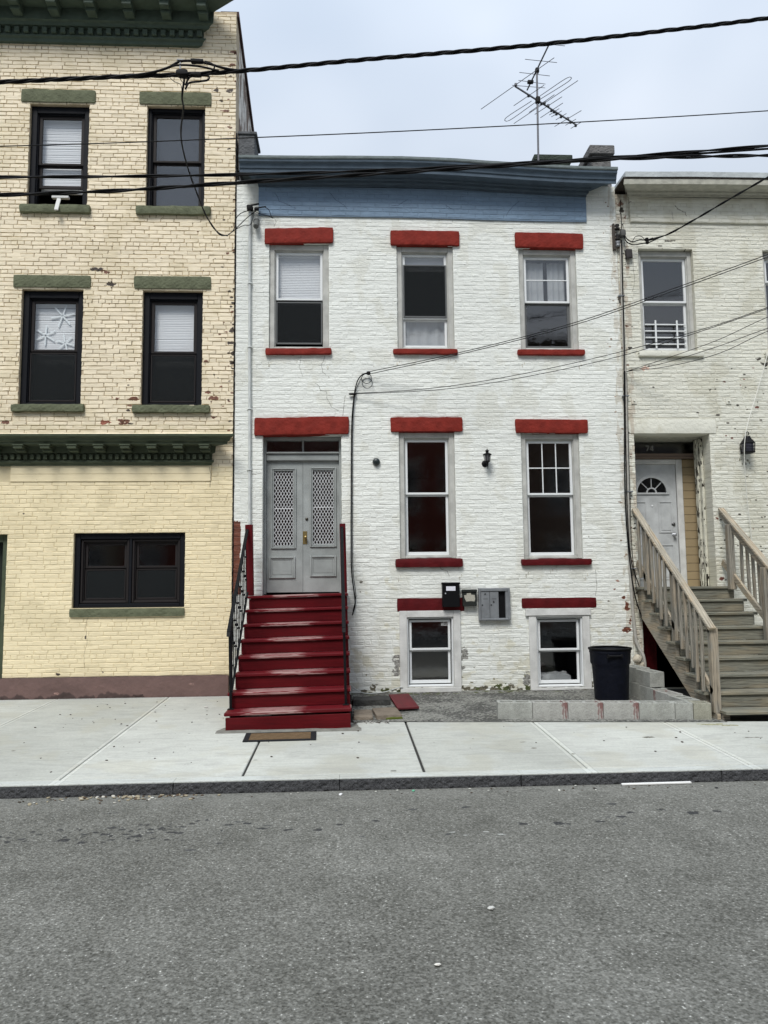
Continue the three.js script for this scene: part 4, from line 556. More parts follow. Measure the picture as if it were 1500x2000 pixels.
// ================================================================ the houses across the street, mirrored in the panes
function farHouse(x0, x1, top, z, m, label, seed) {
  const h = thing('brick_row_house', label, 'house', [(x0 + x1) / 2, 0.1, z]), n = Math.round((x1 - x0) / 1.9), holes = [], R = rng(seed);
  for (let i = 0; i < n; i++) for (const y of [1.5, 4.4, 7.3].filter((q) => q + 2.2 < top)) { const c = x0 + (i + 0.5) * (x1 - x0) / n; holes.push([c - 0.45, c + 0.45, y - (i === 1 && y < 2 ? 1.3 : 0), y + 1.75]); }
  part('wall', wallWithHoles(x0, x1, 0, top, z, z + 0.3, holes), m, h);
  for (const [a, b, c, d] of holes) { const w = part('window', [...ring(a + 0.002, b - 0.002, c + 0.002, d - 0.002, z + 0.08, z + 0.16, 0.06), cbox(a + 0.06, b - 0.06, (c + d) / 2 - 0.025, (c + d) / 2 + 0.025, z + 0.09, z + 0.15, 0.003)], M.trimWhite, h); part('pane', cbox(a + 0.05, b - 0.05, c + 0.05, d - 0.05, z + 0.12, z + 0.125, 0), M.glass, w); part('lintel', cbox(a - 0.1, b + 0.1, d + 0.002, d + 0.2, z - 0.03, z + 0.1, 0.01), mat(0.3, 0.27, 0.24, 0.9), h); }
  part('inner_wall', [cbox(x0, x1, 0, top, z + 5, z + 5.2, 0), cbox(x0, x0 + 0.2, 0, top, z + 0.301, z + 5, 0), cbox(x1 - 0.2, x1, 0, top, z + 0.301, z + 5, 0), cbox(x0 + 0.2, x1 - 0.2, 3.4, 3.6, z + 0.301, z + 5, 0)], M.room, h);
  part('roof', cbox(x0, x1, top, top + 0.15, z - 0.02, z + 5.2, 0.01), M.roof, h);
  part('cornice', sweep([[z, top - 0.5], [z - 0.06, top - 0.45], [z - 0.08, top - 0.2], [z - 0.35, top - 0.15], [z - 0.38, top + 0.05], [z, top + 0.1]].reverse(), x0, x1, 1), mat(0.12, 0.10, 0.085, 0.7), h);
}
{ const br = (r, g, b) => mat(r, g, b, 0.9, { map: scaled(T.mottle, 1.0), ...bump(T.stone, 0.5, 0.01) });
  farHouse(-14, -8.1, 9.6, 17.2, br(0.25, 0.2, 0.15), 'tan brick row house across the street', 1); farHouse(-8, -2.1, 9.1, 17, br(0.17, 0.055, 0.042), 'dark red brick row house across the street', 2);
  farHouse(-2, 4.9, 9.7, 17.1, br(0.21, 0.06, 0.045), 'bright red brick row house across the street', 3); farHouse(5, 11, 10.9, 17, br(0.19, 0.13, 0.10), 'brown brick row house across the street', 4); farHouse(11.1, 18, 10.6, 17.2, br(0.16, 0.15, 0.14), 'grey row house across the street', 5); }

// ================================================================ ground, road, kerb, pavement
{
  const gr = setting('ground', 'bare ground beneath and behind the street'); part('earth', cbox(-250, 250, -0.5, -0.06, -250, 250, 0), mat(0.11, 0.10, 0.085, 0.95), gr);
  const R = rng(17), chips = [], oil = [50, 51, 51];
  for (let k = 0; k < 60; k++) chips.push([-1.65 + (R() + R() - 1) * 0.95, 5.16 + (R() + R() - 1) * 0.30, 0.014 + R() * R() * 0.05, oil, 0.012 + R() * 0.02]);
  for (const [x, z, r] of [[-1.92, 5.30, 0.07], [-1.66, 5.2, 0.05], [-1.45, 5.27, 0.07], [-1.38, 5.12, 0.05], [-1.15, 5.20, 0.05], [-1.78, 5.36, 0.06], [-0.72, 5.03, 0.05], [-0.4, 5.2, 0.06], [-0.2, 5.22, 0.05], [-0.6, 5.15, 0.05], [-0.05, 5.12, 0.04], [0.2, 5.05, 0.05], [1.5, 5.22, 0.08], [1.25, 5.2, 0.05], [1.8, 5.2, 0.05], [2.1, 5.0, 0.05], [2.55, 5.05, 0.08], [2.35, 4.95, 0.04], [2.75, 5.02, 0.06], [2.0, 5.1, 0.05], [0.9, 4.75, 0.06], [-2.3, 5.3, 0.05]]) chips.push([x, z, r, oil, r * 0.6]);
  for (let k = 0; k < 26; k++) chips.push([mix(-3, 4, R()), mix(4.6, 5.6, R()), 0.02 + R() * 0.035, [66, 67, 67], 0.015 + R() * 0.015]);
  for (let k = 0; k < 34; k++) chips.push([mix(-3, 4, R()), mix(4.5, 8, R()), 0.004 + R() * 0.007, [206, 206, 200]]);
  for (const [x, z] of [[0.72, 5.35], [0.95, 5.36], [1.05, 5.42], [0.8, 5.42], [0.35, 6.3]]) chips.push([x, z, 0.04, [158, 160, 156], 0.014]);
  const map = facade(-4.2, 4.0, 4.2, 8.3, 245, (x, z) => {
    const n = fbm(x * 0.9, z * 1.2, 4), a = vn(x * 95, z * 95), b = vn(x * 190 + 5, z * 190), s = fbm(x * 4 + 8, z * 4, 4);
    let v = 101 + 18 * (n - 0.5) + 52 * (a - 0.5) + 40 * (b - 0.5) + 22 * (s - 0.5); if (b > 0.90 && a > 0.66) v += 70; if (b < 0.10) v -= 24;
    const dust = sstep(0.42, 0.62, fbm(x * 5, z * 9 + 3, 4) + sstep(4.62, 4.2, z) * 0.35); v = mix(v, 124 + 20 * (a - 0.5), dust * 0.45 * sstep(4.75, 4.35, z));
    return [v + 1, v + 1, v - 5];
  }, chips, [[[[-0.95, 6.42], [-0.82, 6.36], [-0.72, 6.35]], 0.004, [60, 60, 60]], [[[1.75, 4.85], [1.95, 5.0]], 0.004, [80, 80, 80]]], oil);
  map.wrapS = map.wrapT = THREE.MirroredRepeatWrapping;
  const road = setting('road', 'grey asphalt road with dark oil spots');
  part('asphalt', cbox(-40, 40, -0.06, 0, 4.195, 13.4, 0), new S({ map, roughness: 0.9, ...bump(T.asphaltBump, 1.6, 0.006) }), road);
}
const GY = (z) => 0.10 + (4.2 - z) * 0.032;   // the pavement falls to the kerb
{
  const R = rng(27), chips = [];
  for (const [x, z, r, c, ry] of [[3.98, 2.42, 0.20, [150, 148, 122], 0.09], [4.15, 2.48, 0.14, [150, 148, 122], 0.05], [3.05, 2.95, 0.09, [86, 84, 72], 0.035], [2.1, 3.55, 0.05, [92, 88, 76], 0.02], [1.75, 3.05, 0.06, [110, 106, 94], 0.02], [1.8, 3.3, 0.05, [110, 106, 94], 0.02], [4.1, 3.05, 0.14, [80, 74, 64], 0.02], [4.3, 3.35, 0.06, [80, 74, 64], 0.02], [1.95, 2.05, 0.05, [70, 66, 60], 0.02], [2.75, 2.12, 0.05, [70, 66, 60], 0.02], [-2.0, 1.0, 0.04, [90, 86, 78], 0.02], [-1.7, 1.1, 0.03, [90, 86, 78], 0.02], [0.4, 4.0, 0.03, [70, 68, 62], 0.02]]) chips.push([x, z, r, c, ry]);
  for (let k = 0; k < 130; k++) chips.push([mix(-4.5, 5, R()), mix(0.3, 4.0, R()), 0.006 + R() * 0.016, [104, 100, 90], 0.004 + R() * 0.008]);
  const cracks = [[[[-3.6, 2.85], [-2.5, 3.35], [-1.6, 3.82], [-0.95, 4.1]], 0.005, [150, 150, 144]]];
  const map = facade(-5.4, 5.4, 0, 4.2, 180, (x, z) => {
    const n = fbm(x * 1.1, z * 1.1, 5), f = fbm(x * 5, z * 40, 3), s = fbm(x * 2.5 + 30, z * 2.5, 4), g = vn(x * 90, z * 90);
    let c = [186, 188, 181].map((v) => v * (0.90 + 0.17 * n + 0.09 * (f - 0.5) + 0.07 * (g - 0.5)));
    const st = sstep(0.50, 0.70, s) * 0.28; c = [mix(c[0], 170, st), mix(c[1], 166, st), mix(c[2], 148, st)]; const wet = sstep(0.58, 0.70, fbm(x * 6 + 12, z * 16 + 3, 5)) * 0.22; c = [mix(c[0], 150, wet), mix(c[1], 150, wet), mix(c[2], 146, wet)];
    for (const j of [-3.875, -2.40, 2.08, 3.52]) { const e = Math.abs(x - j); if (e < 0.045 && e > 0.006) c = c.map((v) => v * 1.07); if (Math.abs(e - 0.048) < 0.004) c = c.map((v) => v * 0.9); }
    return c;
  }, chips, cracks, [90, 86, 78]);
  const sw = setting('sidewalk', 'pale concrete pavement laid in wide slabs');
  part('bed', cbox(-40, 40, -0.055, 0.02, -8, 4.05, 0), mat(0.07, 0.068, 0.06, 0.95), sw);
  const bedTop = hull8([[-40, 0.021, 4.04], [40, 0.021, 4.04], [40, 0.021, -0.01], [-40, 0.021, -0.01]], [[-40, 0.09, 4.04], [40, 0.09, 4.04], [40, 0.215, -0.01], [-40, 0.215, -0.01]]); part('joint_fill', bedTop, mat(0.05, 0.05, 0.047, 0.95, bump(T.grit, 0.3, 0.004)), sw);
  const tones = [0, 1, 2].map((k) => new S({ map, color: lin(1 - 0.06 * k, 1 - 0.06 * k, 1 - 0.065 * k), roughness: 0.88, ...bump(T.broom, 0.6, 0.0022) }));
  const J = [[-40, 0.004], [-9.9, 0.004], [-8.4, 0.004], [-6.9, 0.004], [-5.38, 0.004], [-3.875, 0.004], [-2.40, 0.005], [-0.88, 0.010], [0.665, 0.012], [2.08, 0.004], [3.52, 0.004], [5.0, 0.004], [6.5, 0.004], [8, 0.004], [9.5, 0.004], [40, 0.004]];
  for (let i = 0; i + 1 < J.length; i++) {
    const a = J[i][0] + J[i][1], b = J[i + 1][0] - J[i + 1][1], back = (x) => (x < -0.9 ? 0.06 : x < 0.6 ? 2.02 : x > 5.3 ? 0.06 : mix(1.93, 2.36, clamp((x - 0.66) / 4.4))), za = back(a), zb = back(b), za2 = a < -0.8 && a > -0.9 ? 2.02 : za;
    const L = (x, z, d) => [x, GY(z) - d, z], zl = b < -0.85 ? 0.06 : za2, zr = b < -0.85 ? 0.06 : zb, e = 0.006;
    const bot = [L(a, 4.046, 0.05), L(b, 4.046, 0.05), L(b, zr, 0.05), L(a, zl, 0.05)], mid = [L(a, 4.046, e), L(b, 4.046, e), L(b, zr, e), L(a, zl, e)], top = [L(a + e, 4.04, 0), L(b - e, 4.04, 0), L(b - e, zr + e, 0), L(a + e, zl + e, 0)];
    const o = []; const q = (p, r, s, t) => o.push(...p, ...r, ...s, ...p, ...s, ...t); for (let k = 0; k < 4; k++) { const m = (k + 1) % 4; q(bot[k], bot[m], mid[m], mid[k]); q(mid[k], mid[m], top[m], top[k]); } q(top[0], top[1], top[2], top[3]);
    part('slab', flat(o), tones[i % 3], sw);
  }
  // kerb of granite lengths: dark split face, paler trodden top
  const kb = setting('kerb', 'dark granite kerb with a pale worn top'), granite = new S({ map: scaled(T.granite, 0.9, 0.45), roughness: 0.85, ...bump(T.stone, 0.35, 0.018) }), worn = new S({ map, roughness: 0.85, color: lin(1.03, 1.05, 1.08), ...bump(T.stone, 0.3, 0.006) });
  const K = [-40, -9, -7, -5.2, -3.35, -1.43, -0.06, 1.47, 3.2, 4.9, 6.8, 9, 40];
  for (let i = 0; i + 1 < K.length; i++) { const a = K[i] - 0.003, b = K[i + 1] + 0.003; const st = part('kerb_stone', b - a < 5 ? rough(a, b, -0.05, 0.093, 4.052, 4.2, 0.004, i + 3, 0.07) : cbox(a, b, -0.05, 0.093, 4.052, 4.2, 0.005), granite, kb); part('worn_top', cbox(a + 0.0035, b - 0.0035, 0.088, 0.1015, 4.05, 4.187, 0.003), worn, st); }
  part('kerb_stone', cbox(-40, 40, -0.05, 0.11, 13.4, 13.56, 0.008), granite, kb);
  const fs = setting('far_sidewalk', 'pavement on the far side of the street'); part('slab', cbox(-40, 40, -0.05, 0.1, 13.565, 40, 0), tones[1], fs);
  // the yard in front of the white house: old broken concrete
  const ymap = facade(0, 4.3, -0.2, 2.4, 240, (x, z) => { const n = fbm(x * 3, z * 3, 5), a = fbm(x * 46, z * 46, 3), g = vn(x * 110, z * 110); const w = sstep(0.36, 0.66, a + (n - 0.5) * 0.7); const v = mix(84, 146, w) * (0.8 + 0.4 * g); return [v, v, v * 0.95]; }, (() => { const o = []; const r = rng(6); for (let k = 0; k < 70; k++) o.push([r() * 4.2, r() * 0.22, 0.03 + r() * 0.06, r() < 0.35 ? [84, 90, 52] : [76, 72, 60], 0.02 + r() * 0.04]); return o; })(), [[[[0.9, 0.25], [1.6, 0.32], [2.4, 0.22], [3.2, 0.3]], 0.012, [60, 58, 52]]], [70, 68, 60]);
  const yard = setting('yard', 'rough old concrete yard before the basement windows'), nx = 60, nz = 34, o = []; const P = (i, k) => { const x = mix(0.07, 4.2, i / nx), z = mix(0.0, mix(1.93, 2.33, x / 4.2), k / nz); return [x, GY(z) + 0.004 + 0.016 * (fbm(x * 3, z * 3, 4) - 0.45), z]; };
  for (let i = 0; i < nx; i++) for (let k = 0; k < nz; k++) { const a = P(i, k), b = P(i + 1, k), c = P(i + 1, k + 1), d = P(i, k + 1); o.push(...a, ...c, ...b, ...a, ...d, ...c); }
  part('concrete', flat(o), new S({ map: ymap, roughness: 0.95, ...bump(T.grit, 0.4, 0.012) }), yard);
  part('window_step', [rough(0.72, 1.62, 0.17, 0.225, 0.02, 0.16, 0.008, 3, 0.06), rough(2.5, 3.5, 0.16, 0.205, 0.02, 0.18, 0.008, 5, 0.06)], new S({ map: ymap, color: lin(1.5, 1.5, 1.4), roughness: 0.95, ...bump(T.stone, 0.4, 0.01) }), yard);
}

function turnOut(g) { const p = g.attributes.position; for (let i = 0; i < p.count; i += 3) { const a = [p.getX(i), p.getY(i), p.getZ(i)], b = [p.getX(i + 1), p.getY(i + 1), p.getZ(i + 1)]; p.setXYZ(i, ...b); p.setXYZ(i + 1, ...a); } g.computeVertexNormals(); return g; }
// ================================================================ the red steps
{
  const st = thing('red_stoop', 'red painted wooden steps with black iron railings up to grey double doors', 'steps', [-0.62, 0.17, 1.2]); st.rotation.z = 0.021;
  const yk = (k) => 0.365 + 0.176 * k, zk = (k) => 2.27 - 0.273 * k, R = rng(3);
  for (let k = 0; k < 8; k++) {
    const w = k < 2 ? 0.03 : 0, zb = k === 7 ? -0.19 : zk(k) - 0.30;
    part('tread', cbox(-1.285 - w, 0.06, yk(k) - 0.038, yk(k), zb, zk(k), 0.008), M.redTread, st, { grain: 'x', du: 1.36 * (k % 2) + 1.36 + (R() - 0.5) * 0.5, dv: R() });
    part('riser', cbox(-1.27 - w, 0.048, k ? yk(k - 1) + 0.001 : 0.10, yk(k) - 0.039 - (k === 0 ? 0.018 : 0.002), zk(k) - 0.055, zk(k) - 0.030 + (k === 0 ? 0.022 : 0), 0.003), M.redWood, st, { grain: 'x', du: R() * 3, dv: R() });
  }
  const prof = [[2.2, 0.10]]; for (let k = 0; k < 8; k++) prof.push([zk(k) - 0.058, k ? yk(k - 1) - 0.04 : 0.10], [zk(k) - 0.058, yk(k) - 0.04]); prof.push([0.0, yk(7) - 0.04], [0.0, 0.15]); prof.shift();
  const side = (x0, x1) => { const s = new THREE.Shape(prof.map(([z, y]) => new THREE.Vector2(z, y))); return plain(new THREE.ExtrudeGeometry(s, { depth: x1 - x0, bevelEnabled: false })).applyMatrix4(new THREE.Matrix4().set(0, 0, 1, x0, 0, 1, 0, 0, 1, 0, 0, 0, 0, 0, 0, 1)); };
  const flip = turnOut;
  part('side_panel', flip(side(-1.262, -1.235)), M.redWood, st, { grain: 'z' }); part('side_panel', flip(side(0.012, 0.04)), M.redWood, st, { grain: 'z' });
  for (const [x0, x1, dy] of [[-1.305, -1.205, 0], [-0.03, 0.052, -0.02]]) part('post', cbox(x0, x1, 1.60, 2.56 + dy, 0.27, 0.35, 0.006), M.redWood, st, { grain: 'y' });
  for (const x of [-1.275, 0.0]) {
    const hy = (z) => 1.235 + (2.1 - z) * 0.722, s = x < -1 ? 1 : -1;
    const rail = part('railing', [bar([x, hy(2.12), 2.12], [x, hy(0.36), 0.36], 0.042, 0.016, 0.004), bar([x, hy(2.12) - 0.0, 2.118], [x, hy(2.12) - 0.05, 2.135], 0.042, 0.014, 0.003), bar([x, hy(0.36), 0.36], [x, hy(0.36) - 0.02, 0.30], 0.035, 0.014, 0.003)], M.iron, st, { label: s > 0 ? 'black iron railing beside the yellow house' : 'black iron railing beside the white wall' });
    part('newel', [bar([x, 0.37, 2.03], [x, hy(2.03), 2.03], 0.028, 0.028, 0.003), cbox(x - 0.035, x + 0.035, 0.366, 0.374, 1.99, 2.07, 0.002)], M.iron, rail);
    part('bottom_rail', bar([x, hy(2.03) - 0.80, 2.03], [x, hy(0.42) - 0.80, 0.42], 0.026, 0.012, 0.002), M.iron, rail);
    for (let k = 0; k < 11; k++) { const z = 1.90 - k * 0.136; const g = [bar([x, hy(z) - 0.80, z], [x, hy(z), z], 0.011, 0.011, 0.002)]; if (k % 2) g.push(cbox(x - 0.013, x + 0.013, hy(z) - 0.42, hy(z) - 0.385, z - 0.013, z + 0.013, 0.004)); else { g.push(cbox(x - 0.012, x + 0.012, hy(z) - 0.26, hy(z) - 0.235, z - 0.012, z + 0.012, 0.004), cbox(x - 0.012, x + 0.012, hy(z) - 0.56, hy(z) - 0.535, z - 0.012, z + 0.012, 0.004)); } part('baluster', g, M.iron, rail); }
  }
  const base = thing('cement_pad', 'grey cement pad under the foot of the red steps', 'pad', [-0.62, 0.14, 2.2]); part('pad', rough(-1.40, 0.17, 0.10, 0.168, 1.9, 2.40, 0.004, 8, 0.07), mat(0.26, 0.255, 0.225, 0.95, { map: scaled(T.mottle, 0.4), ...bump(T.stone, 0.4, 0.01) }), base);
}
// ================================================================ the timber steps of the cream house
{
  const st = thing('timber_stoop', 'weathered grey timber steps with wooden balustrades up to the cream house door', 'steps', [4.8, 0.17, 1.2]), R = rng(13);
  const yk = (k) => 0.27 + 0.1725 * k, zk = (k) => 2.26 - 0.25 * k;
  for (let k = 0; k < 9; k++) {
    const x0 = k === 0 ? 4.20 : 4.105, x1 = k === 0 ? 5.62 : 5.47;
    if (k < 8) { part('tread', cbox(x0, x1, yk(k) - 0.038, yk(k), zk(k) - 0.138, zk(k) + (k === 0 ? 0.05 : 0), 0.006), M.timberGrey, st, { grain: 'x', du: R() * 5, dv: R() }); part('tread', cbox(x0, x1, yk(k) - 0.038, yk(k) - 0.002, zk(k) - 0.276, zk(k) - 0.142, 0.006), M.timberGrey, st, { grain: 'x', du: R() * 5, dv: R() }); }
    else for (let b = 0; b < 2; b++) part('tread', cbox(x0, x1, yk(k) - 0.038, yk(k) - b * 0.002, zk(k) - 0.135 - b * 0.14, zk(k) - b * 0.14, 0.006), M.timberGrey, st, { grain: 'x', du: R() * 5, dv: R() });
    if (k) part('riser', cbox(4.19, 5.43, yk(k - 1) + 0.001, yk(k) - 0.039, zk(k) - 0.052, zk(k) - 0.026, 0.003), M.timberGrey, st, { grain: 'x', du: R() * 5, dv: R() });
  }
  const prof = [[2.16, 0.14]]; for (let k = 0; k < 9; k++) { prof.push([zk(k) - 0.054, k ? yk(k - 1) - 0.04 : 0.14], [zk(k) - 0.054, yk(k) - 0.04]); } prof.push([0.0, yk(8) - 0.04], [0.0, yk(8) - 0.37], [1.86, 0.14]); prof.shift();
  for (const x of [4.148, 5.38]) { const s = new THREE.Shape(prof.map(([z, y]) => new THREE.Vector2(z, y))); const g = plain(new THREE.ExtrudeGeometry(s, { depth: 0.038, bevelEnabled: false })).applyMatrix4(new THREE.Matrix4().set(0, 0, 1, x, 0, 1, 0, 0, 1, 0, 0, 0, 0, 0, 0, 1)); part('stringer', turnOut(g), M.palewood, st, { grain: 'z' }); }
  part('foot_block', [cbox(4.21, 4.30, 0.12, 0.228, 2.02, 2.2, 0.006), cbox(5.5, 5.6, 0.12, 0.228, 2.02, 2.2, 0.006)], M.timber, st);
  for (const [x, s, z1, z0] of [[4.125, 1, 2.20, 0.02], [5.43, -1, 2.20, 0.02]]) {
    const hy = (z) => 1.15 + (2.2 - z) * 0.728;
    const rail = part('balustrade', bar([x + s * 0.02, hy(z1) + 0.02, z1], [x + s * 0.02, hy(z0) + 0.02, z0], 0.088, 0.038, 0.006), M.palewood, st, { grain: 'z', du: R(), label: s > 0 ? 'timber balustrade beside the white house' : 'timber balustrade below the black lantern' });
    part('upper_rail', bar([x + s * 0.03, hy(z1 - 0.06) - 0.046, z1 - 0.06], [x + s * 0.03, hy(z0) - 0.046, z0], 0.036, 0.088, 0.004), M.timber, rail, { grain: 'z', du: 2 });
    part('lower_rail', bar([x + s * 0.03, hy(z1 - 0.06) - 0.74, z1 - 0.06], [x + s * 0.03, hy(z0) - 0.74, z0], 0.036, 0.088, 0.004), M.palewood, rail, { grain: 'z', du: 3 });
    for (const [z, b] of [[2.12, 0.232], [1.16, yk(4) - 0.02], [0.30, yk(8) - 0.05]]) part('post', cbox(Math.min(x + s * 0.012, x + s * 0.10), Math.max(x + s * 0.012, x + s * 0.10), b, hy(z) - 0.025, z - 0.044, z + 0.044, 0.005), M.timber, rail, { grain: 'y', du: R() * 3, dv: z });
    for (let k = 0; k < 14; k++) { const z = 1.99 - k * 0.137; if (Math.abs(z - 1.16) < 0.05 || Math.abs(z - 0.30) < 0.05) continue; const t = (R() - 0.5) * 0.02, l = (R() - 0.5) * 0.07; part('baluster', bar([x - s * 0.01 + t, hy(z) - 0.845 + l, z + t], [x - s * 0.01, hy(z) - 0.005, z], 0.036, 0.036, 0.004, V(1, 0, 0)), M.timber, rail, { grain: 'y', du: R() * 5, dv: R() }); }
  }
}

// ================================================================ small things round the doors
{
  const m = thing('doormat', 'tan doormat with a black rubber border lying before the red steps', 'doormat', [-0.68, GY(2.68), 2.68]); m.rotation.set(0.032, 0.03, 0);
  part('border', [...ring(-1.05, -0.31, 2.545, 2.93, 0, 0.012, 0.06, 0.05, 0.05, 0.004).map((g) => { const p = g.attributes.position; const q = g.attributes.normal; for (let i = 0; i < p.count; i++) { const y = p.getY(i), z = p.getZ(i); p.setXYZ(i, p.getX(i), GY(2.68) + z, 5.355 - y); const ny = q.getY(i), nz = q.getZ(i); q.setXYZ(i, q.getX(i), nz, -ny); } return g; })], mat(0.022, 0.024, 0.027, 0.7, bump(T.grit, 0.12, 0.006)), m);
  part('coir', cbox(-0.992, -0.368, GY(2.68) + 0.001, GY(2.68) + 0.015, 2.474, 2.761, 0.003), mat(0.30, 0.20, 0.11, 1, { map: scaled(T.mottle, 0.2), ...bump(T.grit, 0.12, 0.008) }), m);
}
{ // cinder blocks on their beds, cores up
  const L = 0.39, D = 0.19, H = 0.19;
  const blk = (len) => { const s = new THREE.Shape([new THREE.Vector2(0, 0), new THREE.Vector2(len, 0), new THREE.Vector2(len, D), new THREE.Vector2(0, D)]); const n = len > 0.3 ? 2 : 1, w = (len - 0.034 * (n + 1)) / n; for (let i = 0; i < n; i++) { const a = 0.034 + i * (w + 0.034), b = a + w, r = 0.018; const p = new THREE.Path(); p.moveTo(a + r, 0.034); p.lineTo(a, 0.034 + r); p.lineTo(a, D - 0.034 - r); p.lineTo(a + r, D - 0.034); p.lineTo(b - r, D - 0.034); p.lineTo(b, D - 0.034 - r); p.lineTo(b, 0.034 + r); p.lineTo(b - r, 0.034); p.closePath(); s.holes.push(p); } const g = plain(new THREE.ExtrudeGeometry(s, { depth: H - 0.006, bevelEnabled: true, bevelSize: 0.003, bevelThickness: 0.003, bevelSegments: 1, bevelOffset: -0.003 })); return g.rotateX(-Math.PI / 2).translate(0, 0.003, 0); };
  const full = setUV(blk(L)), half = setUV(blk(L / 2 - 0.002)); // local: x along, y up, z from -D to 0
  const stain = facade(0, 0.4, 0, 0.4, 500, (x, y) => { const v = 172 + 30 * (fbm(x * 14, y * 14, 4) - 0.5) + 26 * (vn(x * 120, y * 120) - 0.5); const r = sstep(0.325 + 0.05 * (fbm(y * 30, 4, 3) - 0.5), 0.345, x) * sstep(0.28, 0.5, fbm(x * 60, y * 9, 4)); return [mix(v, 116, r * 0.8), mix(v, 74, r * 0.8), mix(v - 4, 72, r * 0.8)]; }, [], [], [0, 0, 0]);
  const stained = new S({ map: stain, color: lin(0.9, 0.9, 0.88), roughness: 0.95, ...bump(T.grit, 0.35, 0.004) }), warm = new S({ map: scaled(T.cmu, 0.6), color: lin(0.78, 0.77, 0.66), roughness: 0.95, ...bump(T.grit, 0.35, 0.004) });
  const put = (geo, x, y, z, turn, m, label, group) => { const b = thing('cinder_block', label, 'cinder block', [x, y, z], group); b.rotation.y = turn; const me = new THREE.Mesh(geo, m); me.name = 'block'; me.castShadow = me.receiveShadow = true; b.add(me); };
  let x = 1.725, z = 1.93; const ang = -0.115, c = Math.cos(ang), s = Math.sin(ang);
  const row = [[full, M.cmu, 'grey cinder block at the open end of the low front row'], [full, stained, 'second cinder block of the front row, warm grey with a red smear'], [full, stained, 'third cinder block of the front row, red smear at one end'], [full, stained, 'fourth cinder block of the front row, dark red drip at its end'], [full, M.cmu, 'fifth cinder block of the front row, unmarked and full length'], [half, M.cmu, 'half cinder block between the fifth block and the corner half block'], [half, warm, 'half cinder block at the corner of the low wall near the timber steps']];
  row.forEach(([g, m, l], i) => { const len = g === full ? L : L / 2; put(g, x, GY(z) - 0.004, z, ang, m, l, 'front row of cinder blocks'); x += (len + 0.006) * c; z += -(len + 0.006) * s * (i < 9 ? 1 : 1); });
  // the return towards the wall: x runs back
  const ex = x - 0.03, ez = z - 0.22; const dirA = Math.PI / 2 + 0.06;
  for (let k = 0; k < 4; k++) put(full, ex + k * 0.39 * Math.cos(dirA) , GY(ez - k * 0.39) - 0.002, ez - k * 0.396 * Math.sin(dirA), dirA, k === 1 ? stained : M.cmu, ['cinder block of the side row next to the front corner', 'second cinder block of the side row, red smear', 'third cinder block of the side row beside the rubbish bin', 'cinder block of the side row against the wall, lower course'][k], 'side row of cinder blocks');
  for (let k = 2; k < 4; k++) put(full, ex + k * 0.39 * Math.cos(dirA) + 0.006, GY(ez - k * 0.39) + 0.192, ez - k * 0.396 * Math.sin(dirA) - 0.10, dirA + 0.02, M.cmu, k === 2 ? 'cinder block stacked on the side row, its end facing the street' : 'cinder block stacked on the side row against the wall', 'side row of cinder blocks');
}
{ // rubbish bin
  const b = thing('rubbish_bin', 'dark blue plastic rubbish bin without a lid beside the basement window', 'bin', [3.42, GY(0.85), 0.85]), X = 3.42, Y = GY(0.85), Z = 0.85;
  const body = lathe([[0.0, 0.004], [0.20, 0.004], [0.212, 0.02], [0.232, 0.40], [0.236, 0.45], [0.252, 0.475], [0.256, 0.60], [0.262, 0.605], [0.262, 0.645], [0.250, 0.648], [0.248, 0.60], [0.228, 0.42], [0.204, 0.03], [0.0, 0.03]], X, Y, Z, 40);
  part('body', body, mat(0.0045, 0.006, 0.013, 0.55, { map: scaled(T.mottle, 0.3), ...bump(T.stone, 0.5, 0.005) }), b);
  part('rim', lathe([[0.250, 0.640], [0.272, 0.642], [0.276, 0.655], [0.272, 0.668], [0.258, 0.672], [0.250, 0.665]], X, Y, Z, 40), M.blackMetal, b);
  part('handle', [cbox(X - 0.12, X + 0.06, Y + 0.565, Y + 0.59, Z + 0.25, Z + 0.29, 0.008), cbox(X - 0.125, X - 0.10, Y + 0.55, Y + 0.60, Z + 0.235, Z + 0.285, 0.006), cbox(X + 0.045, X + 0.07, Y + 0.55, Y + 0.60, Z + 0.235, Z + 0.285, 0.006)], M.blackMetal, b);
}
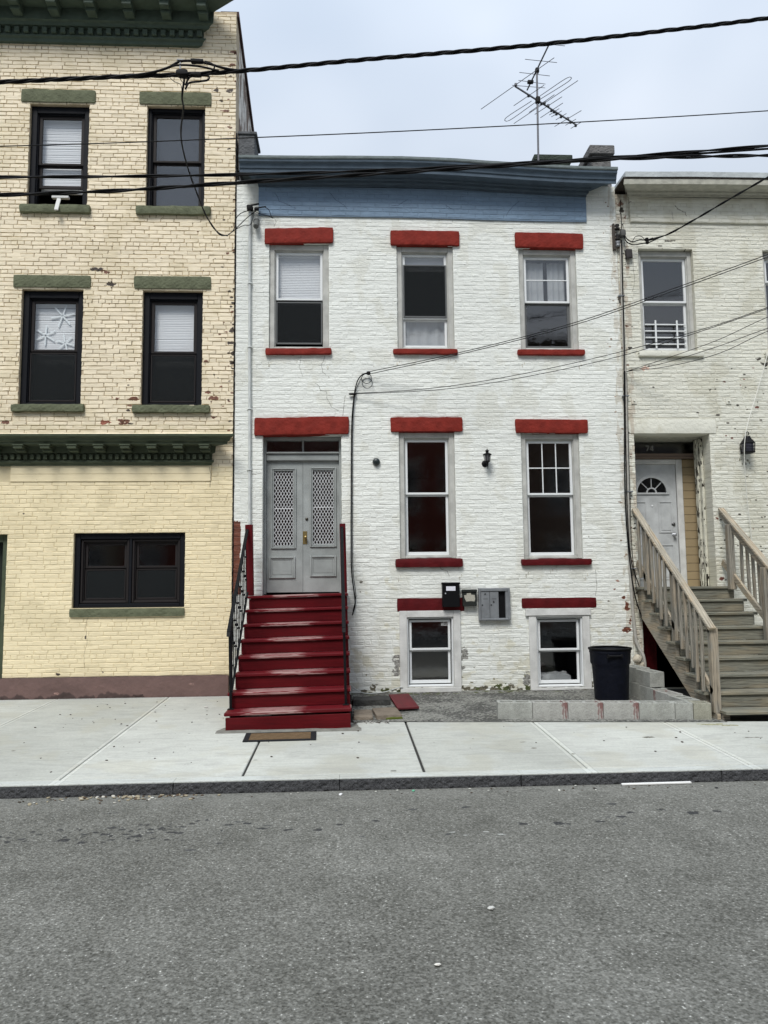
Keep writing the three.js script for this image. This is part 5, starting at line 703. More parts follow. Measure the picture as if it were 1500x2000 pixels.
{ // gas riser and regulator between the houses
  const g = thing('gas_regulator', 'peeling cream gas regulator and riser pipe beside the rubbish bin', 'gas regulator', [4.08, 0.3, 0.12]), m = mat(0.66, 0.60, 0.48, 0.6, { map: scaled(T.mottle, 0.12), ...bump(T.stone, 0.2, 0.006) });
  part('body', [lathe([[0, -0.04], [0.055, -0.04], [0.065, -0.02], [0.065, 0.02], [0.05, 0.05], [0, 0.055]], 0, 0, 0, 18).rotateZ(0.9).translate(4.05, 0.65, 0.14), lathe([[0, -0.05], [0.035, -0.05], [0.04, 0.03], [0.03, 0.06], [0, 0.06]], 0, 0, 0, 16).translate(4.10, 0.55, 0.15), lathe([[0, 0], [0.075, 0], [0.078, 0.02], [0.05, 0.03], [0, 0.03]], 4.10, 0.485, 0.15, 18)], m, g);
  part('riser_pipe', tube([[4.10, 0.25, 0.14], [4.10, 0.48, 0.15], [4.105, 0.50, 0.15]], 0.02, 6, 8), m, g);
  const d = thing('white_conduit', 'pale bent conduit running down between the white and the cream house', 'conduit', [4.05, 1, 0.05]); part('pipe', tube([[4.10, 6.7, 0.045], [4.085, 5.8, 0.04], [4.08, 4.6, 0.04], [4.055, 3.4, 0.04], [4.035, 2.3, 0.04], [4.045, 1.5, 0.04], [4.06, 1.1, 0.05], [4.08, 0.85, 0.07], [4.15, 0.68, 0.12], [4.155, 0.5, 0.13]], 0.022, 60, 8), mat(0.52, 0.50, 0.45, 0.6, { map: scaled(T.mottle, 0.2) }), d);
  for (const y of [5.9, 4.4, 3.0, 1.9]) part('strap', cbox(4.03, 4.12, y, y + 0.02, 0.005, 0.066, 0.003), M.greyMetal, d);
}
{ // letter boxes and meter on the white wall
  const a = thing('black_letter_box', 'black wall letter box with a white label', 'letter box', [1.465, 1.40, 0]); part('box', [cbox(1.345, 1.585, 1.40, 1.725, 0.012, 0.115, 0.008), cbox(1.338, 1.592, 1.715, 1.74, 0.010, 0.125, 0.006)], mat(0.004, 0.004, 0.005, 0.5), a); part('label', cbox(1.395, 1.525, 1.625, 1.685, 0.115, 0.1165, 0), M.paper, a); part('lock', lathe([[0, 0.012], [0.010, 0.010], [0.012, 0], [0, 0]], 0, 0, 0, 12).rotateX(Math.PI / 2).translate(1.385, 1.585, 0.115), M.steel, a);
  const b = thing('meter_box', 'small black meter box with a torn cream notice', 'meter box', [1.725, 1.40, 0]); part('box', [cbox(1.63, 1.825, 1.405, 1.60, 0.012, 0.085, 0.006), cbox(1.622, 1.833, 1.60, 1.64, 0.010, 0.098, 0.008)], mat(0.025, 0.028, 0.025, 0.45), b);
  const sh = new THREE.Shape([[0.01, 0.04], [0.03, 0.0], [0.10, 0.006], [0.145, 0.0], [0.155, 0.03], [0.15, 0.09], [0.10, 0.095], [0.095, 0.118], [0.04, 0.115], [0.035, 0.092], [0.0, 0.085]].map((p) => new THREE.Vector2(...p))); part('notice', plain(new THREE.ExtrudeGeometry(sh, { depth: 0.0015, bevelEnabled: false }).translate(1.648, 1.472, 0.0855)), M.paperOld, b, { label: 'torn cream paper notice' });
  const c = thing('grey_letter_box_panel', 'grey metal panel of apartment letter boxes, one door missing', 'letter boxes', [2.075, 1.20, 0]);
  part('frame', [...ring(1.855, 2.30, 1.205, 1.655, 0.004, 0.07, 0.03, 0.045, 0.03, 0.006), cbox(2.235, 2.272, 1.234, 1.612, 0.01, 0.062, 0.003), cbox(1.884, 2.27, 1.234, 1.612, 0.004, 0.012, 0)], M.greyMetal, c);
  part('dark_slot', cbox(2.142, 2.234, 1.24, 1.605, 0.0125, 0.016, 0), M.blackMetal, c, { label: 'empty dark compartment' });
  for (const [x0, x1, l, lx, ly] of [[1.889, 2.011, 'A', 1.950, 1.555], [2.015, 2.138, 'B', 2.068, 1.445]]) { const d = part('letter_door', cbox(x0, x1, 1.237, 1.608, 0.02, 0.058, 0.003), M.greyMetal, c); letters(l, 0.032, lx, ly, 0.0575, M.blackMetal, d, 'letter'); part('slot', cbox(x0 + 0.03, x1 - 0.03, 1.502, 1.507, 0.0575, 0.0595, 0), M.blackMetal, d); part('lock', lathe([[0, 0.008], [0.009, 0.006], [0.010, 0], [0, 0]], 0, 0, 0, 12).rotateX(Math.PI / 2).translate(x0 + 0.018, 1.42, 0.058), M.blackMetal, d); }
  const v = thing('vent_cap', 'round black vent cap on the white wall beside the front door', 'vent cap', [0.445, 3.40, 0]); part('cap', lathe([[0, 0.055], [0.035, 0.052], [0.05, 0.035], [0.055, 0.0], [0, 0]], 0, 0, 0, 24).rotateX(Math.PI / 2).translate(0.445, 3.455, 0), mat(0.014, 0.022, 0.022, 0.35), v);
}
{ // carriage lamp on the white wall (unlit)
  const X = 2.015, Z = 0.115, l = thing('carriage_lamp', 'black tapered carriage lamp on the white wall between the windows', 'wall lamp', [X, 3.33, 0]), six = (p) => plain(new THREE.LatheGeometry(p.map(([a, b]) => new THREE.Vector2(a, b)), 6));
  const flatten = (g) => { g.deleteAttribute('normal'); g.computeVertexNormals(); return g; };
  part('roof', flatten(six([[0.0, 0.115], [0.006, 0.108], [0.008, 0.095], [0.034, 0.085], [0.03, 0.078], [0.022, 0.074], [0.022, 0.055], [0.04, 0.045], [0.068, 0.032], [0.066, 0.026], [0, 0.026]])).translate(X, 3.51, Z), M.blackMetal, l);
  const cage = []; for (let k = 0; k < 6; k++) { const a = (k + 0.5) * Math.PI / 3 + Math.PI / 6; cage.push(bar([X + 0.036 * Math.cos(a), 3.445, Z + 0.036 * Math.sin(a)], [X + 0.054 * Math.cos(a), 3.537, Z + 0.054 * Math.sin(a)], 0.006, 0.006, 0.001)); }
  part('cage', cage, M.blackMetal, l); part('lantern_glass', flatten(six([[0.032, 0], [0.049, 0.09], [0.047, 0.09], [0.030, 0]])).translate(X, 3.446, Z), mat(0.10, 0.10, 0.105, 0.25), l);
  part('bowl', flatten(six([[0, -0.035], [0.014, -0.03], [0.02, -0.015], [0.042, -0.002], [0.045, 0.006], [0, 0.006]])).translate(X, 3.44, Z), M.blackMetal, l);
  part('arm', [tube([[X, 3.41, Z], [X + 0.002, 3.385, Z - 0.02], [X + 0.002, 3.385, 0.05], [X, 3.41, 0.01]], 0.009, 14, 8), bar([X + 0.004, 3.41, Z - 0.01], [X + 0.008, 3.338, Z - 0.015], 0.01, 0.008, 0.002), lathe([[0, 0.02], [0.03, 0.018], [0.048, 0.006], [0.05, 0], [0, 0]], 0, 0, 0, 20).rotateX(Math.PI / 2).translate(X - 0.012, 3.425, 0)], M.blackMetal, l);
}
{ // boxy black lantern on the cream wall (unlit)
  const X = 5.81, Z = 0.11, l = thing('black_wall_lantern', 'boxy black lantern with a hook top on the cream wall', 'wall lamp', [X, 3.55, 0]);
  part('case', [cbox(X - 0.075, X + 0.075, 3.552, 3.575, Z - 0.075, Z + 0.075, 0.006), ...[[-1, -1], [1, -1], [1, 1], [-1, 1]].map(([a, b]) => bar([X + a * 0.066, 3.575, Z + b * 0.066], [X + a * 0.072, 3.70, Z + b * 0.072], 0.012, 0.012, 0.002)), ...[3.61, 3.65].flatMap((y) => [bar([X - 0.07, y, Z + 0.07], [X + 0.07, y, Z + 0.07], 0.005, 0.005, 0.001), bar([X + 0.07, y, Z - 0.07], [X + 0.07, y, Z + 0.07], 0.005, 0.005, 0.001), bar([X - 0.07, y, Z - 0.07], [X - 0.07, y, Z + 0.07], 0.005, 0.005, 0.001)]), bar([X + 0.03, 3.575, Z + 0.07], [X + 0.03, 3.70, Z + 0.07], 0.005, 0.005, 0.001)], M.blackMetal, l);
  part('roof', [lathe([[0, 0.10], [0.045, 0.10], [0.047, 0.085], [0.06, 0.06], [0.105, 0.0], [0.10, -0.008], [0, -0.008]], 0, 0, 0, 4).rotateY(Math.PI / 4).translate(X, 3.70, Z)], M.blackMetal, l); part('lantern_glass', cbox(X - 0.062, X + 0.062, 3.577, 3.695, Z - 0.062, Z + 0.062, 0.004), mat(0.05, 0.05, 0.065, 0.15), l);
  part('hook', tube([[X - 0.015, 3.80, Z], [X - 0.012, 3.84, Z], [X + 0.008, 3.868, Z], [X + 0.028, 3.85, Z], [X + 0.02, 3.82, Z], [X, 3.82, Z]], 0.006, 20, 6), M.blackMetal, l); part('bracket', [cbox(X - 0.03, X + 0.03, 3.58, 3.74, 0.0, 0.015, 0.004), bar([X, 3.70, 0.01], [X, 3.70, Z - 0.06], 0.02, 0.02, 0.003)], M.blackMetal, l);
}
{ // electric riser on the white wall: pipe, weatherhead, camera
  const p = thing('white_riser_pipe', 'white painted riser pipe on the white wall beside the yellow house', 'pipe', [-1.345, 2.5, 0]); part('pipe', tube([[-1.357, 7.17, 0.035], [-1.355, 6.1, 0.035], [-1.35, 5.1, 0.035], [-1.343, 4.2, 0.035], [-1.338, 3.3, 0.035], [-1.332, 2.45, 0.035]], 0.021, 40, 10), M.whitePipe, p);
  for (const y of [6.05, 5.11, 4.21, 3.34]) part('pipe_clamp', [lathe([[0, -0.012], [0.027, -0.012], [0.028, 0.012], [0, 0.012]], -1.35 + (6 - y) * 0.004, y, 0.035, 12), cbox(-1.39 + (6 - y) * 0.004, -1.31 + (6 - y) * 0.004, y - 0.006, y + 0.006, 0.004, 0.016, 0.002)], M.whitePipe, p);
  const w = thing('cable_terminal', 'black cable terminal at the top of the white riser pipe', 'cable terminal', [-1.32, 7.16, 0.05]);
  part('head', [rough(-1.40, -1.31, 7.13, 7.21, 0.02, 0.10, 0.012, 3, 0.03), bar([-1.35, 7.205, 0.07], [-1.22, 7.215, 0.1], 0.02, 0.022, 0.004), rough(-1.295, -1.225, 7.12, 7.17, 0.04, 0.10, 0.01, 4, 0.03), bar([-1.25, 7.165, 0.08], [-1.12, 7.175, 0.1], 0.014, 0.016, 0.003)], M.cable, w); part('loose_wire', [tube([[-1.3, 7.13, 0.07], [-1.22, 7.08, 0.08], [-1.08, 7.05, 0.06], [-1.03, 7.03, 0.04]], 0.005, 14, 5), tube([[-1.14, 7.17, 0.1], [-1.08, 7.13, 0.1], [-1.05, 7.06, 0.06], [-1.02, 7.02, 0.05]], 0.005, 14, 5)], M.cable, w);
  const c = thing('wall_camera', 'small grey bullet camera beside the white riser pipe', 'camera', [-1.27, 6.86, 0.05]); part('mount', lathe([[0, 0.03], [0.036, 0.028], [0.04, 0], [0, 0]], 0, 0, 0, 16).rotateX(Math.PI / 2).translate(-1.275, 6.99, 0), mat(0.16, 0.165, 0.165, 0.5), c); part('body', [lathe([[0, -0.08], [0.034, -0.08], [0.04, -0.07], [0.04, 0.04], [0.03, 0.06], [0, 0.062]], 0, 0, 0, 16).rotateX(-0.6).translate(-1.262, 6.93, 0.07), lathe([[0.034, 0.04], [0.044, 0.045], [0.044, 0.06], [0.034, 0.066]], 0, 0, 0, 16).rotateX(-0.6).translate(-1.262, 6.95, 0.055)], mat(0.13, 0.135, 0.13, 0.5), c);
  const k = thing('cable_bracket', 'rusty steel insulator rack where the white and cream houses meet', 'bracket', [4.05, 6.8, 0.03]); part('rack', [cbox(3.985, 4.012, 6.62, 7.02, 0.0, 0.05, 0.004), cbox(4.012, 4.03, 6.62, 7.02, 0.0, 0.012, 0.003)], mat(0.07, 0.06, 0.052, 0.8), k);
  for (const y of [6.96, 6.80, 6.70]) part('insulator', lathe([[0, -0.04], [0.03, -0.04], [0.034, -0.02], [0.02, 0], [0.034, 0.02], [0.03, 0.04], [0, 0.04]], 4.05, y, 0.05, 14), y > 6.75 ? M.tar : M.greyMetal, k);
  part('weatherhead', rough(4.08, 4.16, 6.80, 6.90, 0.01, 0.11, 0.012, 6, 0.03), mat(0.10, 0.10, 0.095, 0.7), k); part('clamp', rough(4.16, 4.27, 6.48, 6.62, 0.0, 0.07, 0.02, 9, 0.03), mat(0.05, 0.045, 0.045, 0.8), k);
  const f = thing('broken_board', 'dark red painted board lying in the yard by the steps', 'board', [0.71, 0.23, 0.9]); f.rotation.set(0.04, 0.06, 0.02); part('board', cbox(0.585, 0.85, 0.235, 0.262, 0.48, 1.38, 0.004), new S({ map: scaled(T.redwood, 1.6, 0.4), color: lin(1.1, 1.5, 1.5), roughness: 0.7 }), f, { grain: 'z' });
  const sm = mat(0.25, 0.21, 0.165, 0.95, { map: scaled(T.mottle, 0.4), ...bump(T.stone, 0.4, 0.012) }); const f1 = thing('flagstone', 'brown flagstone against the side of the red steps', 'flagstone', [0.2, 0.18, 1.6]); part('stone', rough(0.085, 0.31, 0.15, 0.222, 1.33, 1.86, 0.008, 2, 0.06), sm, f1); const f2 = thing('flagstone', 'brown flagstone with a mossy edge beside the yard concrete', 'flagstone', [0.46, 0.18, 1.6]); f2.rotation.y = 0.06; part('stone', rough(0.325, 0.63, 0.15, 0.232, 1.28, 1.84, 0.008, 3, 0.06), sm, f2); part('moss', rough(0.43, 0.635, 0.165, 0.205, 1.825, 1.865, 0.012, 8, 0.02), mat(0.09, 0.11, 0.02, 1), f2);
  const sb = thing('stone_step', 'dark grey stone block at the foot of the white wall', 'stone block', [0.3, 0.2, 0.5]); part('stone', rough(0.075, 0.56, 0.12, 0.285, 0.62, 1.0, 0.012, 7, 0.06), mat(0.07, 0.07, 0.066, 0.95, { map: scaled(T.mottle, 0.3), ...bump(T.stone, 0.4, 0.014) }), sb);
  const wc = thing('white_ground_cable', 'white cable looping along the foot of the white wall', 'cable', [0.4, 0.3, 0.1]); part('cable', tube([[0.06, 0.36, 0.06], [0.12, 0.30, 0.08], [0.25, 0.245, 0.10], [0.42, 0.243, 0.10], [0.58, 0.265, 0.08], [0.70, 0.30, 0.05], [0.78, 0.315, 0.045]], 0.007, 30, 6), M.whitePipe, wc);
  const ws = thing('white_trim_strip', 'thin white trim strip lying in the gutter against the kerb', 'trim strip', [2.61, 0, 4.25]); ws.rotation.y = 0.02; part('strip', cbox(2.31, 2.91, 0.003, 0.018, 4.225, 4.255, 0.003), mat(0.8, 0.8, 0.78, 0.5), ws);
  const ac = thing('window_bracket', 'white metal bracket standing on the green sill of the upper window', 'bracket', [-4.1, 7.18, 0]); part('bracket', [bar([-4.10, 7.33, -0.03], [-4.075, 7.06, 0.14], 0.055, 0.02, 0.004), cbox(-4.20, -3.96, 7.315, 7.35, -0.06, 0.0, 0.004)], mat(0.62, 0.62, 0.60, 0.5), ac);
  const gk = rng(55), gp = [], col = []; const leaf = (x, y, z, r, c) => { const q = new THREE.IcosahedronGeometry(r, 0); q.scale(1, 0.35, 0.7); q.rotateY(gk() * 6); q.rotateX((gk() - 0.5) * 0.6); q.translate(x, y + r * 0.25, z); const w = plain(q); w.computeVertexNormals(); const n = w.attributes.position.count, a = new Float32Array(n * 3); for (let i = 0; i < n; i++) a.set(c, i * 3); w.setAttribute('color', new THREE.BufferAttribute(a, 3)); gp.push(w); col.push(c); };
  for (let i = 0; i < 90; i++) leaf(mix(-2.6, -0.9, (gk() + gk()) / 2), 0.001, 4.22 + gk() * gk() * 0.22, 0.008 + gk() * 0.016, gk() < 0.4 ? [0.30, 0.26, 0.18] : gk() < 0.6 ? [0.09, 0.06, 0.035] : [0.5, 0.48, 0.42]);
  for (let i = 0; i < 60; i++) leaf(mix(-3, 4, gk()), 0.001, 4.22 + gk() * 0.15, 0.006 + gk() * 0.010, gk() < 0.7 ? [0.07, 0.055, 0.04] : [0.55, 0.55, 0.5]);
  for (let i = 0; i < 60; i++) { const z = mix(0.2, 4.0, gk()), x = z < 2.1 ? mix(-3.6, -1.4, gk()) : mix(-3.5, 4.2, gk()); leaf(x, GY(z), z, 0.006 + gk() * 0.012, [0.05, 0.04, 0.03]); }
  for (let i = 0; i < 40; i++) leaf(mix(0.08, 0.5, gk()), GY(1.95), mix(1.88, 2.05, gk()), 0.008 + gk() * 0.012, gk() < 0.5 ? [0.4, 0.39, 0.36] : [0.08, 0.07, 0.06]);
  for (const [x, z, r, c] of [[0.75, 6.63, 0.024, [0.5, 0.5, 0.47]], [0.4, 7.21, 0.018, [0.7, 0.68, 0.62]], [-0.05, 4.33, 0.02, [0.7, 0.7, 0.7]], [0.55, 4.27, 0.018, [0.12, 0.4, 0.25]], [-1.75, 0.9, 0.03, [0.6, 0.58, 0.55]], [3.05, 4.4, 0.016, [0.03, 0.03, 0.03]], [2.05, 4.35, 0.014, [0.03, 0.03, 0.03]]]) leaf(x, z < 4.2 ? GY(z) : 0.002, z, r, c);
  const li = mergeGeometries(gp); setUV(li); const lm = new THREE.Mesh(li, new S({ vertexColors: true, roughness: 0.9 })); lm.name = 'litter'; lm.castShadow = lm.receiveShadow = true; lm.userData = { label: 'dry leaves, grit and paper scraps along the kerb and pavement', category: 'litter', kind: 'stuff' }; scene.add(lm);
}

// ================================================================ roof aerial
{
  const a = thing('roof_aerial', 'old metal television aerial on a mast above the white house roof', 'aerial', [3.19, 7.6, -1]), m = mat(0.14, 0.14, 0.15, 0.45, { metalness: 0.6 });
  part('mast', rod([3.17, 7.6, -1], [3.205, 10.2, -1], 0.016, 10), m, a);
  const lo = part('boom', bar([2.75, 9.64, -0.66], [4.04, 9.64, -1.65], 0.022, 0.022, 0.002), m, a), up = part('boom', bar([3.25, 10.17, -0.38], [3.165, 10.17, -1.52], 0.02, 0.02, 0.002), m, a);
  for (const [p, q] of [[[2.31, 9.64, -1.27], [3.20, 9.64, 0.02]], [[2.84, 9.64, -1.16], [3.21, 9.64, -0.62]], [[2.95, 9.64, -1.65], [3.72, 9.64, -0.49]], [[3.14, 9.64, -1.33], [3.44, 9.64, -0.85]], [[3.25, 9.64, -1.38], [3.58, 9.64, -0.90]], [[3.37, 9.64, -1.47], [3.64, 9.64, -1.06]], [[3.50, 9.64, -1.39], [3.62, 9.64, -1.21]], [[3.55, 9.64, -1.44], [3.68, 9.64, -1.27]], [[3.65, 9.64, -1.52], [3.78, 9.64, -1.34]], [[3.68, 9.64, -1.71], [4.01, 9.64, -1.25]], [[3.86, 9.64, -1.67], [3.99, 9.64, -1.49]], [[3.98, 9.64, -1.76], [4.10, 9.64, -1.58]]]) { const c = p.map((v, i) => (v + q[i]) / 2); part('rod', [rod(p, q, 0.0055, 6), cbox(c[0] - 0.02, c[0] + 0.02, 9.62, 9.66, c[2] - 0.02, c[2] + 0.02, 0.004)], m, lo); }
  part('folded_rod', tube([[3.22, 9.65, -0.90], [3.57, 9.65, -0.42], [3.605, 9.65, -0.44], [3.60, 9.65, -0.49], [3.2, 9.65, -1.05], [2.83, 9.65, -1.60], [2.79, 9.65, -1.60], [2.77, 9.65, -1.55], [3.11, 9.65, -1.04]], 0.0055, 60, 6), m, lo);
  for (const [p, q] of [[[2.95, 10.17, -0.75], [3.49, 10.17, -0.81]], [[2.93, 10.17, -1.07], [3.46, 10.17, -1.14]], [[2.96, 10.17, -1.27], [3.44, 10.17, -1.35]], [[2.88, 10.17, -1.40], [3.46, 10.17, -1.45]], [[2.98, 10.17, -0.37], [3.51, 10.17, -0.42]]]) part('rod', rod(p, q, 0.005, 6), m, up);
  part('clamp', [cbox(3.17, 3.24, 9.59, 9.69, -1.04, -0.96, 0.008), cbox(3.18, 3.24, 10.12, 10.2, -1.04, -0.97, 0.008), cbox(3.12, 3.22, 10.14, 10.19, -1.33, -1.27, 0.008)], M.tar, a);
}

// ================================================================ overhead lines
function strand(pts, r, n = 60, rad = 6) { return tube(pts, r, n, rad); }
function twisted(pts, r, strands, pitch, n = 220) { // strands laid round one another
  const c = new THREE.CatmullRomCurve3(pts.map((p) => V(...p)), false, 'centripetal'), L = c.getLength(), out = [];
  for (let s = 0; s < strands; s++) { const q = []; for (let i = 0; i <= n; i++) { const p = c.getPointAt(i / n), a = i / n * L / pitch * 6.2832 + s * 6.2832 / strands; q.push([p.x, p.y + r * Math.sin(a) * 0.95, p.z + r * Math.cos(a) * 0.95]); } out.push(tube(q, r * 0.95, n * 2, 6)); } return out;
}
function line(name, label, geos, base) { const t = thing(name, label, 'cable', base, undefined); part('wire', geos, M.cable, t); return t; }
line('power_cable', 'thick twisted black power cable, topmost across the sky', twisted([[-9, 6.05, 4], [-6, 6.13, 4], [-3.14, 6.33, 4], [-1.9, 6.42, 4], [-1.52, 6.44, 4], [-0.98, 6.49, 4], [0.15, 6.63, 4], [1.86, 6.83, 4], [3.12, 7.01, 4], [4.15, 7.17, 4], [8, 7.85, 4]], 0.0115, 3, 0.55, 260), [-1, 6.4, 4]);
line('messenger_wire', 'single thin wire crossing the sky below the power cable', [strand([[-9, 5.5, 4], [-3.12, 5.71, 4], [-0.81, 5.84, 4], [1.11, 5.97, 4], [4.09, 6.21, 4], [9, 6.7, 4]], 0.0048, 60)], [0, 5.9, 4]);
line('telephone_cable', 'upper black cable across the blue cornice, rising above the cream roof', twisted([[-9, 5.33, 4], [-3.11, 5.415, 4], [-1.27, 5.465, 4], [0.14, 5.53, 4], [1.34, 5.61, 4], [2.32, 5.69, 4], [4.07, 5.855, 4], [9, 6.4, 4]], 0.0085, 2, 1.4, 120), [0, 5.5, 4]);
line('telephone_cable', 'lower black cable bundle crossing the blue cornice', twisted([[-9, 4.95, 4.03], [-3.1, 5.23, 4.03], [-1.96, 5.295, 4.03], [-0.8, 5.40, 4.03], [0.14, 5.475, 4.03], [1.1, 5.555, 4.03], [2.56, 5.675, 4.03], [4.06, 5.74, 4.03], [9, 5.9, 4.03]], 0.0105, 2, 0.9, 160), [0, 5.4, 4.03]);
line('telephone_cable', 'slim cable lashed beside the lower bundle and lifting with the upper cable', [strand([[-9, 4.98, 3.99], [-3.1, 5.245, 3.99], [-1.2, 5.375, 3.99], [0.14, 5.495, 3.99], [1.4, 5.60, 3.99], [2.6, 5.70, 3.99], [4.07, 5.83, 3.99], [9, 6.3, 3.99]], 0.010, 80)], [0, 5.4, 3.99]);
{
  const s = thing('cable_splice', 'tangle of splices and loops on the power cable above the upper window', 'cable splice', [-1.45, 6.45, 4]);
  part('loop', [tube([[-2.0, 6.40, 4.02], [-1.75, 6.44, 4.03], [-1.61, 6.49, 4.03], [-1.51, 6.55, 4.03], [-1.40, 6.56, 4.03], [-1.26, 6.54, 4.03], [-1.09, 6.50, 4.02], [-0.9, 6.49, 4.0]], 0.011, 40, 6), tube([[-1.75, 6.44, 4.02], [-1.55, 6.51, 4.03], [-1.35, 6.51, 4.03], [-1.15, 6.475, 4.02]], 0.009, 24, 6), tube([[-1.28, 6.56, 4.03], [-1.21, 6.535, 4.03], [-1.19, 6.50, 4.03], [-1.22, 6.465, 4.02]], 0.007, 16, 6), tube([[-1.46, 6.30, 4], [-1.43, 6.36, 4], [-1.33, 6.38, 4], [-1.25, 6.40, 4], [-1.245, 6.435, 4], [-1.3, 6.44, 4], [-1.42, 6.42, 4], [-1.46, 6.34, 4]], 0.009, 36, 6), tube([[-1.62, 6.42, 4.02], [-1.56, 6.36, 4.02], [-1.5, 6.33, 4.02], [-1.49, 6.26, 4]], 0.003, 16, 5), tube([[-1.5, 6.42, 4.02], [-1.50, 6.38, 4.02], [-1.475, 6.34, 4.02], [-1.48, 6.26, 4]], 0.0035, 16, 5)], M.cable, s);
  for (const q of [rough(-1.54, -1.43, 6.415, 6.475, 3.97, 4.05, 0.012, 2, 0.03), rough(-1.41, -1.29, 6.545, 6.575, 4.0, 4.05, 0.008, 3, 0.03), rough(-1.41, -1.31, 6.425, 6.455, 3.98, 4.03, 0.008, 4, 0.03)]) part('connector', q, M.cable, s); part('clamp', [cbox(-1.513, -1.497, 6.47, 6.565, 4.02, 4.035, 0.003), cbox(-1.535, -1.475, 6.56, 6.572, 4.015, 4.04, 0.003)], M.greyMetal, s);
}
line('service_drop', 'sagging twisted cable dropping past the upper yellow window to the white riser', twisted([[-1.47, 6.40, 4.0], [-1.50, 6.27, 3.95], [-1.54, 6.31, 3.70], [-1.67, 6.34, 3.20], [-1.73, 6.36, 2.60], [-1.73, 6.34, 2.00], [-1.72, 6.35, 1.40], [-1.66, 6.42, 0.80], [-1.60, 6.52, 0.55]], 0.008, 2, 0.8, 140), [-1.6, 6.35, 2]);
line('service_tail', 'three thin wires fanning from the sagging cable up to the riser pipe', [tube([[-1.60, 6.52, 0.55], [-1.54, 6.70, 0.36], [-1.525, 6.92, 0.24], [-1.47, 7.05, 0.14], [-1.36, 7.13, 0.08]], 0.006, 24, 5), tube([[-1.60, 6.52, 0.55], [-1.53, 6.68, 0.38], [-1.43, 6.90, 0.2], [-1.38, 7.0, 0.12], [-1.27, 7.11, 0.09]], 0.006, 24, 5), tube([[-1.60, 6.52, 0.55], [-1.5, 6.72, 0.34], [-1.42, 6.84, 0.2], [-1.35, 6.90, 0.09], [-1.32, 6.97, 0.07], [-1.30, 7.1, 0.07]], 0.005, 24, 5)], [-1.5, 6.8, 0.3]);
line('service_drop', 'black cable falling from the street to the bracket on the cream house', [...twisted([[4.44, 6.71, 0.15], [4.64, 6.70, 0.35], [4.82, 6.69, 0.80], [5.02, 6.68, 1.40], [5.18, 6.62, 2.10], [5.31, 6.54, 2.90], [5.5, 6.45, 4]], 0.0085, 2, 0.6, 80), tube([[4.12, 6.86, 0.1], [4.17, 6.76, 0.1], [4.24, 6.71, 0.11], [4.35, 6.73, 0.13], [4.44, 6.72, 0.15], [4.52, 6.73, 0.2]], 0.008, 24, 6), tube([[4.12, 6.85, 0.1], [4.16, 6.72, 0.1], [4.25, 6.665, 0.11], [4.38, 6.67, 0.14], [4.46, 6.675, 0.16], [4.6, 6.70, 0.3]], 0.008, 24, 6), tube([[4.25, 6.72, 0.11], [4.3, 6.79, 0.11], [4.38, 6.79, 0.12], [4.42, 6.73, 0.14]], 0.005, 16, 5), rough(4.42, 4.47, 6.70, 6.75, 0.13, 0.18, 0.008, 5, 0.02), rough(4.43, 4.48, 6.655, 6.70, 0.13, 0.18, 0.008, 6, 0.02)], [4.6, 6.7, 0.4]);
line('house_wire', 'pair of thin wires rising from the white wall past the right upper window', [tube([[0.34, 4.745, 0.07], [1.61, 4.905, 0.50], [3.08, 5.14, 1.10], [4.14, 5.37, 1.70], [5.06, 5.59, 2.20], [6.5, 5.95, 3]], 0.0052, 50, 5), tube([[0.34, 4.71, 0.07], [1.61, 4.88, 0.50], [3.08, 5.11, 1.10], [4.14, 5.34, 1.70], [5.06, 5.56, 2.20], [6.5, 5.92, 3]], 0.0052, 50, 5)], [0.34, 4.72, 0.07]);
line('house_wire', 'pair of thin wires sagging low across the white wall towards the cream house', [tube([[0.06, 4.435, 0.04], [0.92, 4.445, 0.20], [1.61, 4.475, 0.40], [2.60, 4.56, 0.80], [3.68, 4.725, 1.20], [4.64, 4.895, 1.70], [5.14, 5.015, 2.00], [6.5, 5.3, 3]], 0.0045, 60, 5), tube([[0.06, 4.43, 0.04], [0.92, 4.425, 0.20], [1.61, 4.435, 0.40], [2.60, 4.51, 0.80], [3.68, 4.67, 1.20], [4.64, 4.88, 1.70], [5.14, 5.00, 2.00], [6.5, 5.29, 3]], 0.0045, 60, 5)], [0.06, 4.43, 0.04]);
line('house_wire', 'fan of three thin wires from the edge of the cream house', [tube([[4.09, 4.77, 0.05], [4.54, 4.86, 0.40], [4.99, 4.93, 1.00], [5.30, 5.00, 1.70], [6.2, 5.15, 3]], 0.0042, 30, 5), tube([[4.09, 4.77, 0.05], [4.53, 4.80, 0.40], [4.98, 4.84, 1.00], [5.30, 4.86, 1.70], [6.2, 4.95, 3]], 0.0042, 30, 5), tube([[4.09, 4.77, 0.05], [4.53, 4.74, 0.40], [4.98, 4.74, 1.00], [5.29, 4.82, 1.70], [6.2, 5.0, 3]], 0.0045, 30, 5)], [4.09, 4.77, 0.05]);
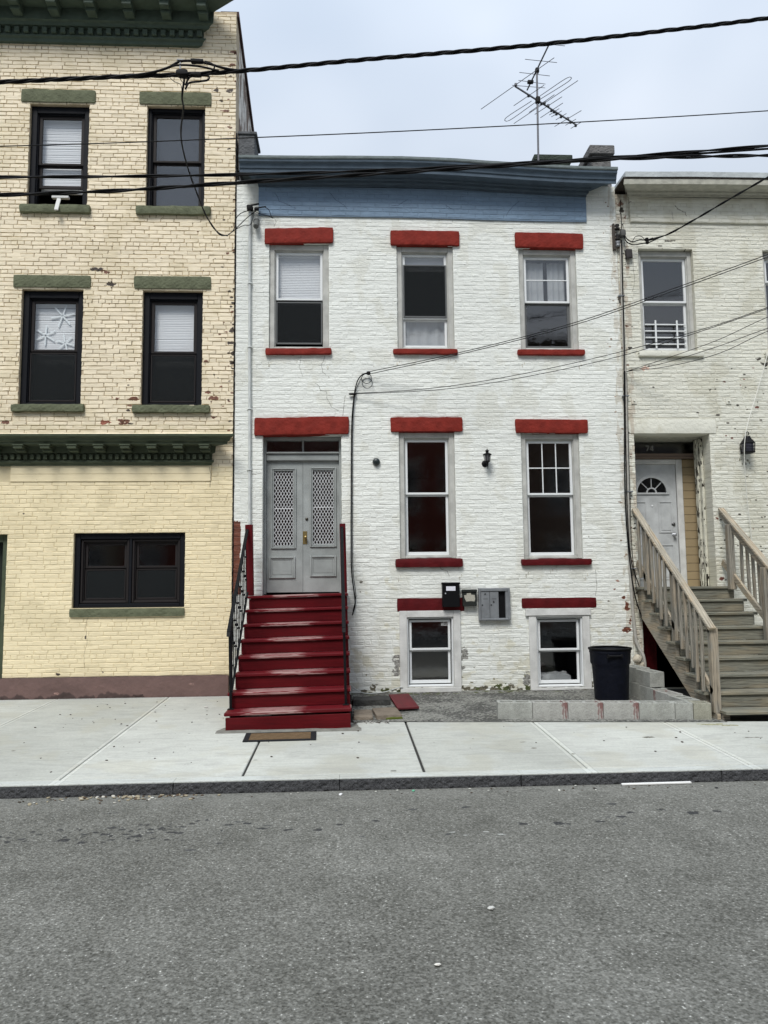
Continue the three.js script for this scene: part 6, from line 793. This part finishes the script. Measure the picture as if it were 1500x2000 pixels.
line('coiled_wire', 'wire coiled in two loops and running down the white wall beside the door', [tube([[0.35, 4.73, 0.06], [0.27, 4.72, 0.05], [0.20, 4.65, 0.04], [0.155, 4.52, 0.035], [0.135, 4.40, 0.03], [0.115, 4.22, 0.03], [0.10, 4.0, 0.03], [0.09, 3.5, 0.025], [0.085, 3.0, 0.025], [0.08, 2.4, 0.025], [0.085, 1.9, 0.03], [0.12, 1.6, 0.03], [0.13, 1.45, 0.03], [0.09, 1.3, 0.02]], 0.0085, 120, 6), tube([[0.36, 4.71, 0.06], [0.28, 4.715, 0.05], [0.22, 4.62, 0.05], [0.165, 4.5, 0.04], [0.145, 4.4, 0.035], [0.125, 4.2, 0.035], [0.112, 3.9, 0.03], [0.105, 3.2, 0.025], [0.10, 2.4, 0.025], [0.105, 1.9, 0.03], [0.14, 1.55, 0.03], [0.10, 1.36, 0.02]], 0.005, 100, 5), ...[[0.315, 4.655], [0.325, 4.585]].map(([x, y]) => plain(new THREE.TorusGeometry(0.072, 0.0045, 5, 28).translate(x, y, 0.05))), rough(0.31, 0.37, 4.70, 4.76, 0.04, 0.08, 0.01, 3, 0.02), rough(0.06, 0.17, 4.42, 4.445, 0.02, 0.05, 0.006, 4, 0.02)], [0.2, 4.5, 0.05]);
line('wall_cable', 'bundle of black cables strapped down the edge of the cream house', [tube([[4.10, 6.75, 0.07], [4.09, 5.9, 0.06], [4.075, 5.04, 0.06], [4.06, 4.77, 0.06], [4.035, 4.0, 0.06], [4.005, 3.2, 0.06], [4.0, 2.72, 0.06], [4.03, 1.99, 0.06], [4.08, 1.5, 0.08], [4.16, 1.2, 0.1]], 0.010, 80, 6), tube([[4.07, 4.77, 0.07], [4.05, 4.2, 0.07], [4.03, 3.4, 0.07], [4.02, 2.6, 0.07], [4.05, 2.0, 0.07], [4.15, 1.6, 0.09], [4.20, 1.2, 0.12]], 0.007, 70, 6), tube([[4.10, 4.75, 0.05], [4.09, 4.1, 0.05], [4.075, 3.0, 0.05], [4.07, 2.2, 0.05], [4.11, 1.6, 0.06]], 0.005, 60, 5), tube([[4.13, 7.4, 0.02], [4.125, 7.1, 0.03], [4.12, 6.9, 0.05]], 0.006, 16, 5)], [4.06, 4, 0.06]);
{ const t = thing('hanging_cord', 'thin white cord hanging past the black lantern on the cream wall', 'cord', [5.8, 3.9, 0.15]); part('wire', tube([[6.4, 5.6, 0.08], [6.20, 5.04, 0.10], [6.01, 4.50, 0.12], [5.75, 3.89, 0.22], [5.70, 3.58, 0.22], [5.76, 3.00, 0.10], [5.82, 2.41, 0.05], [5.84, 2.0, 0.04]], 0.0055, 60, 5), mat(0.75, 0.74, 0.68, 0.6), t); }

scene.traverse((o) => { if (o.isMesh) { o.castShadow = true; o.receiveShadow = true; } delete o.userData.at; });
renderer.render(scene, camera);
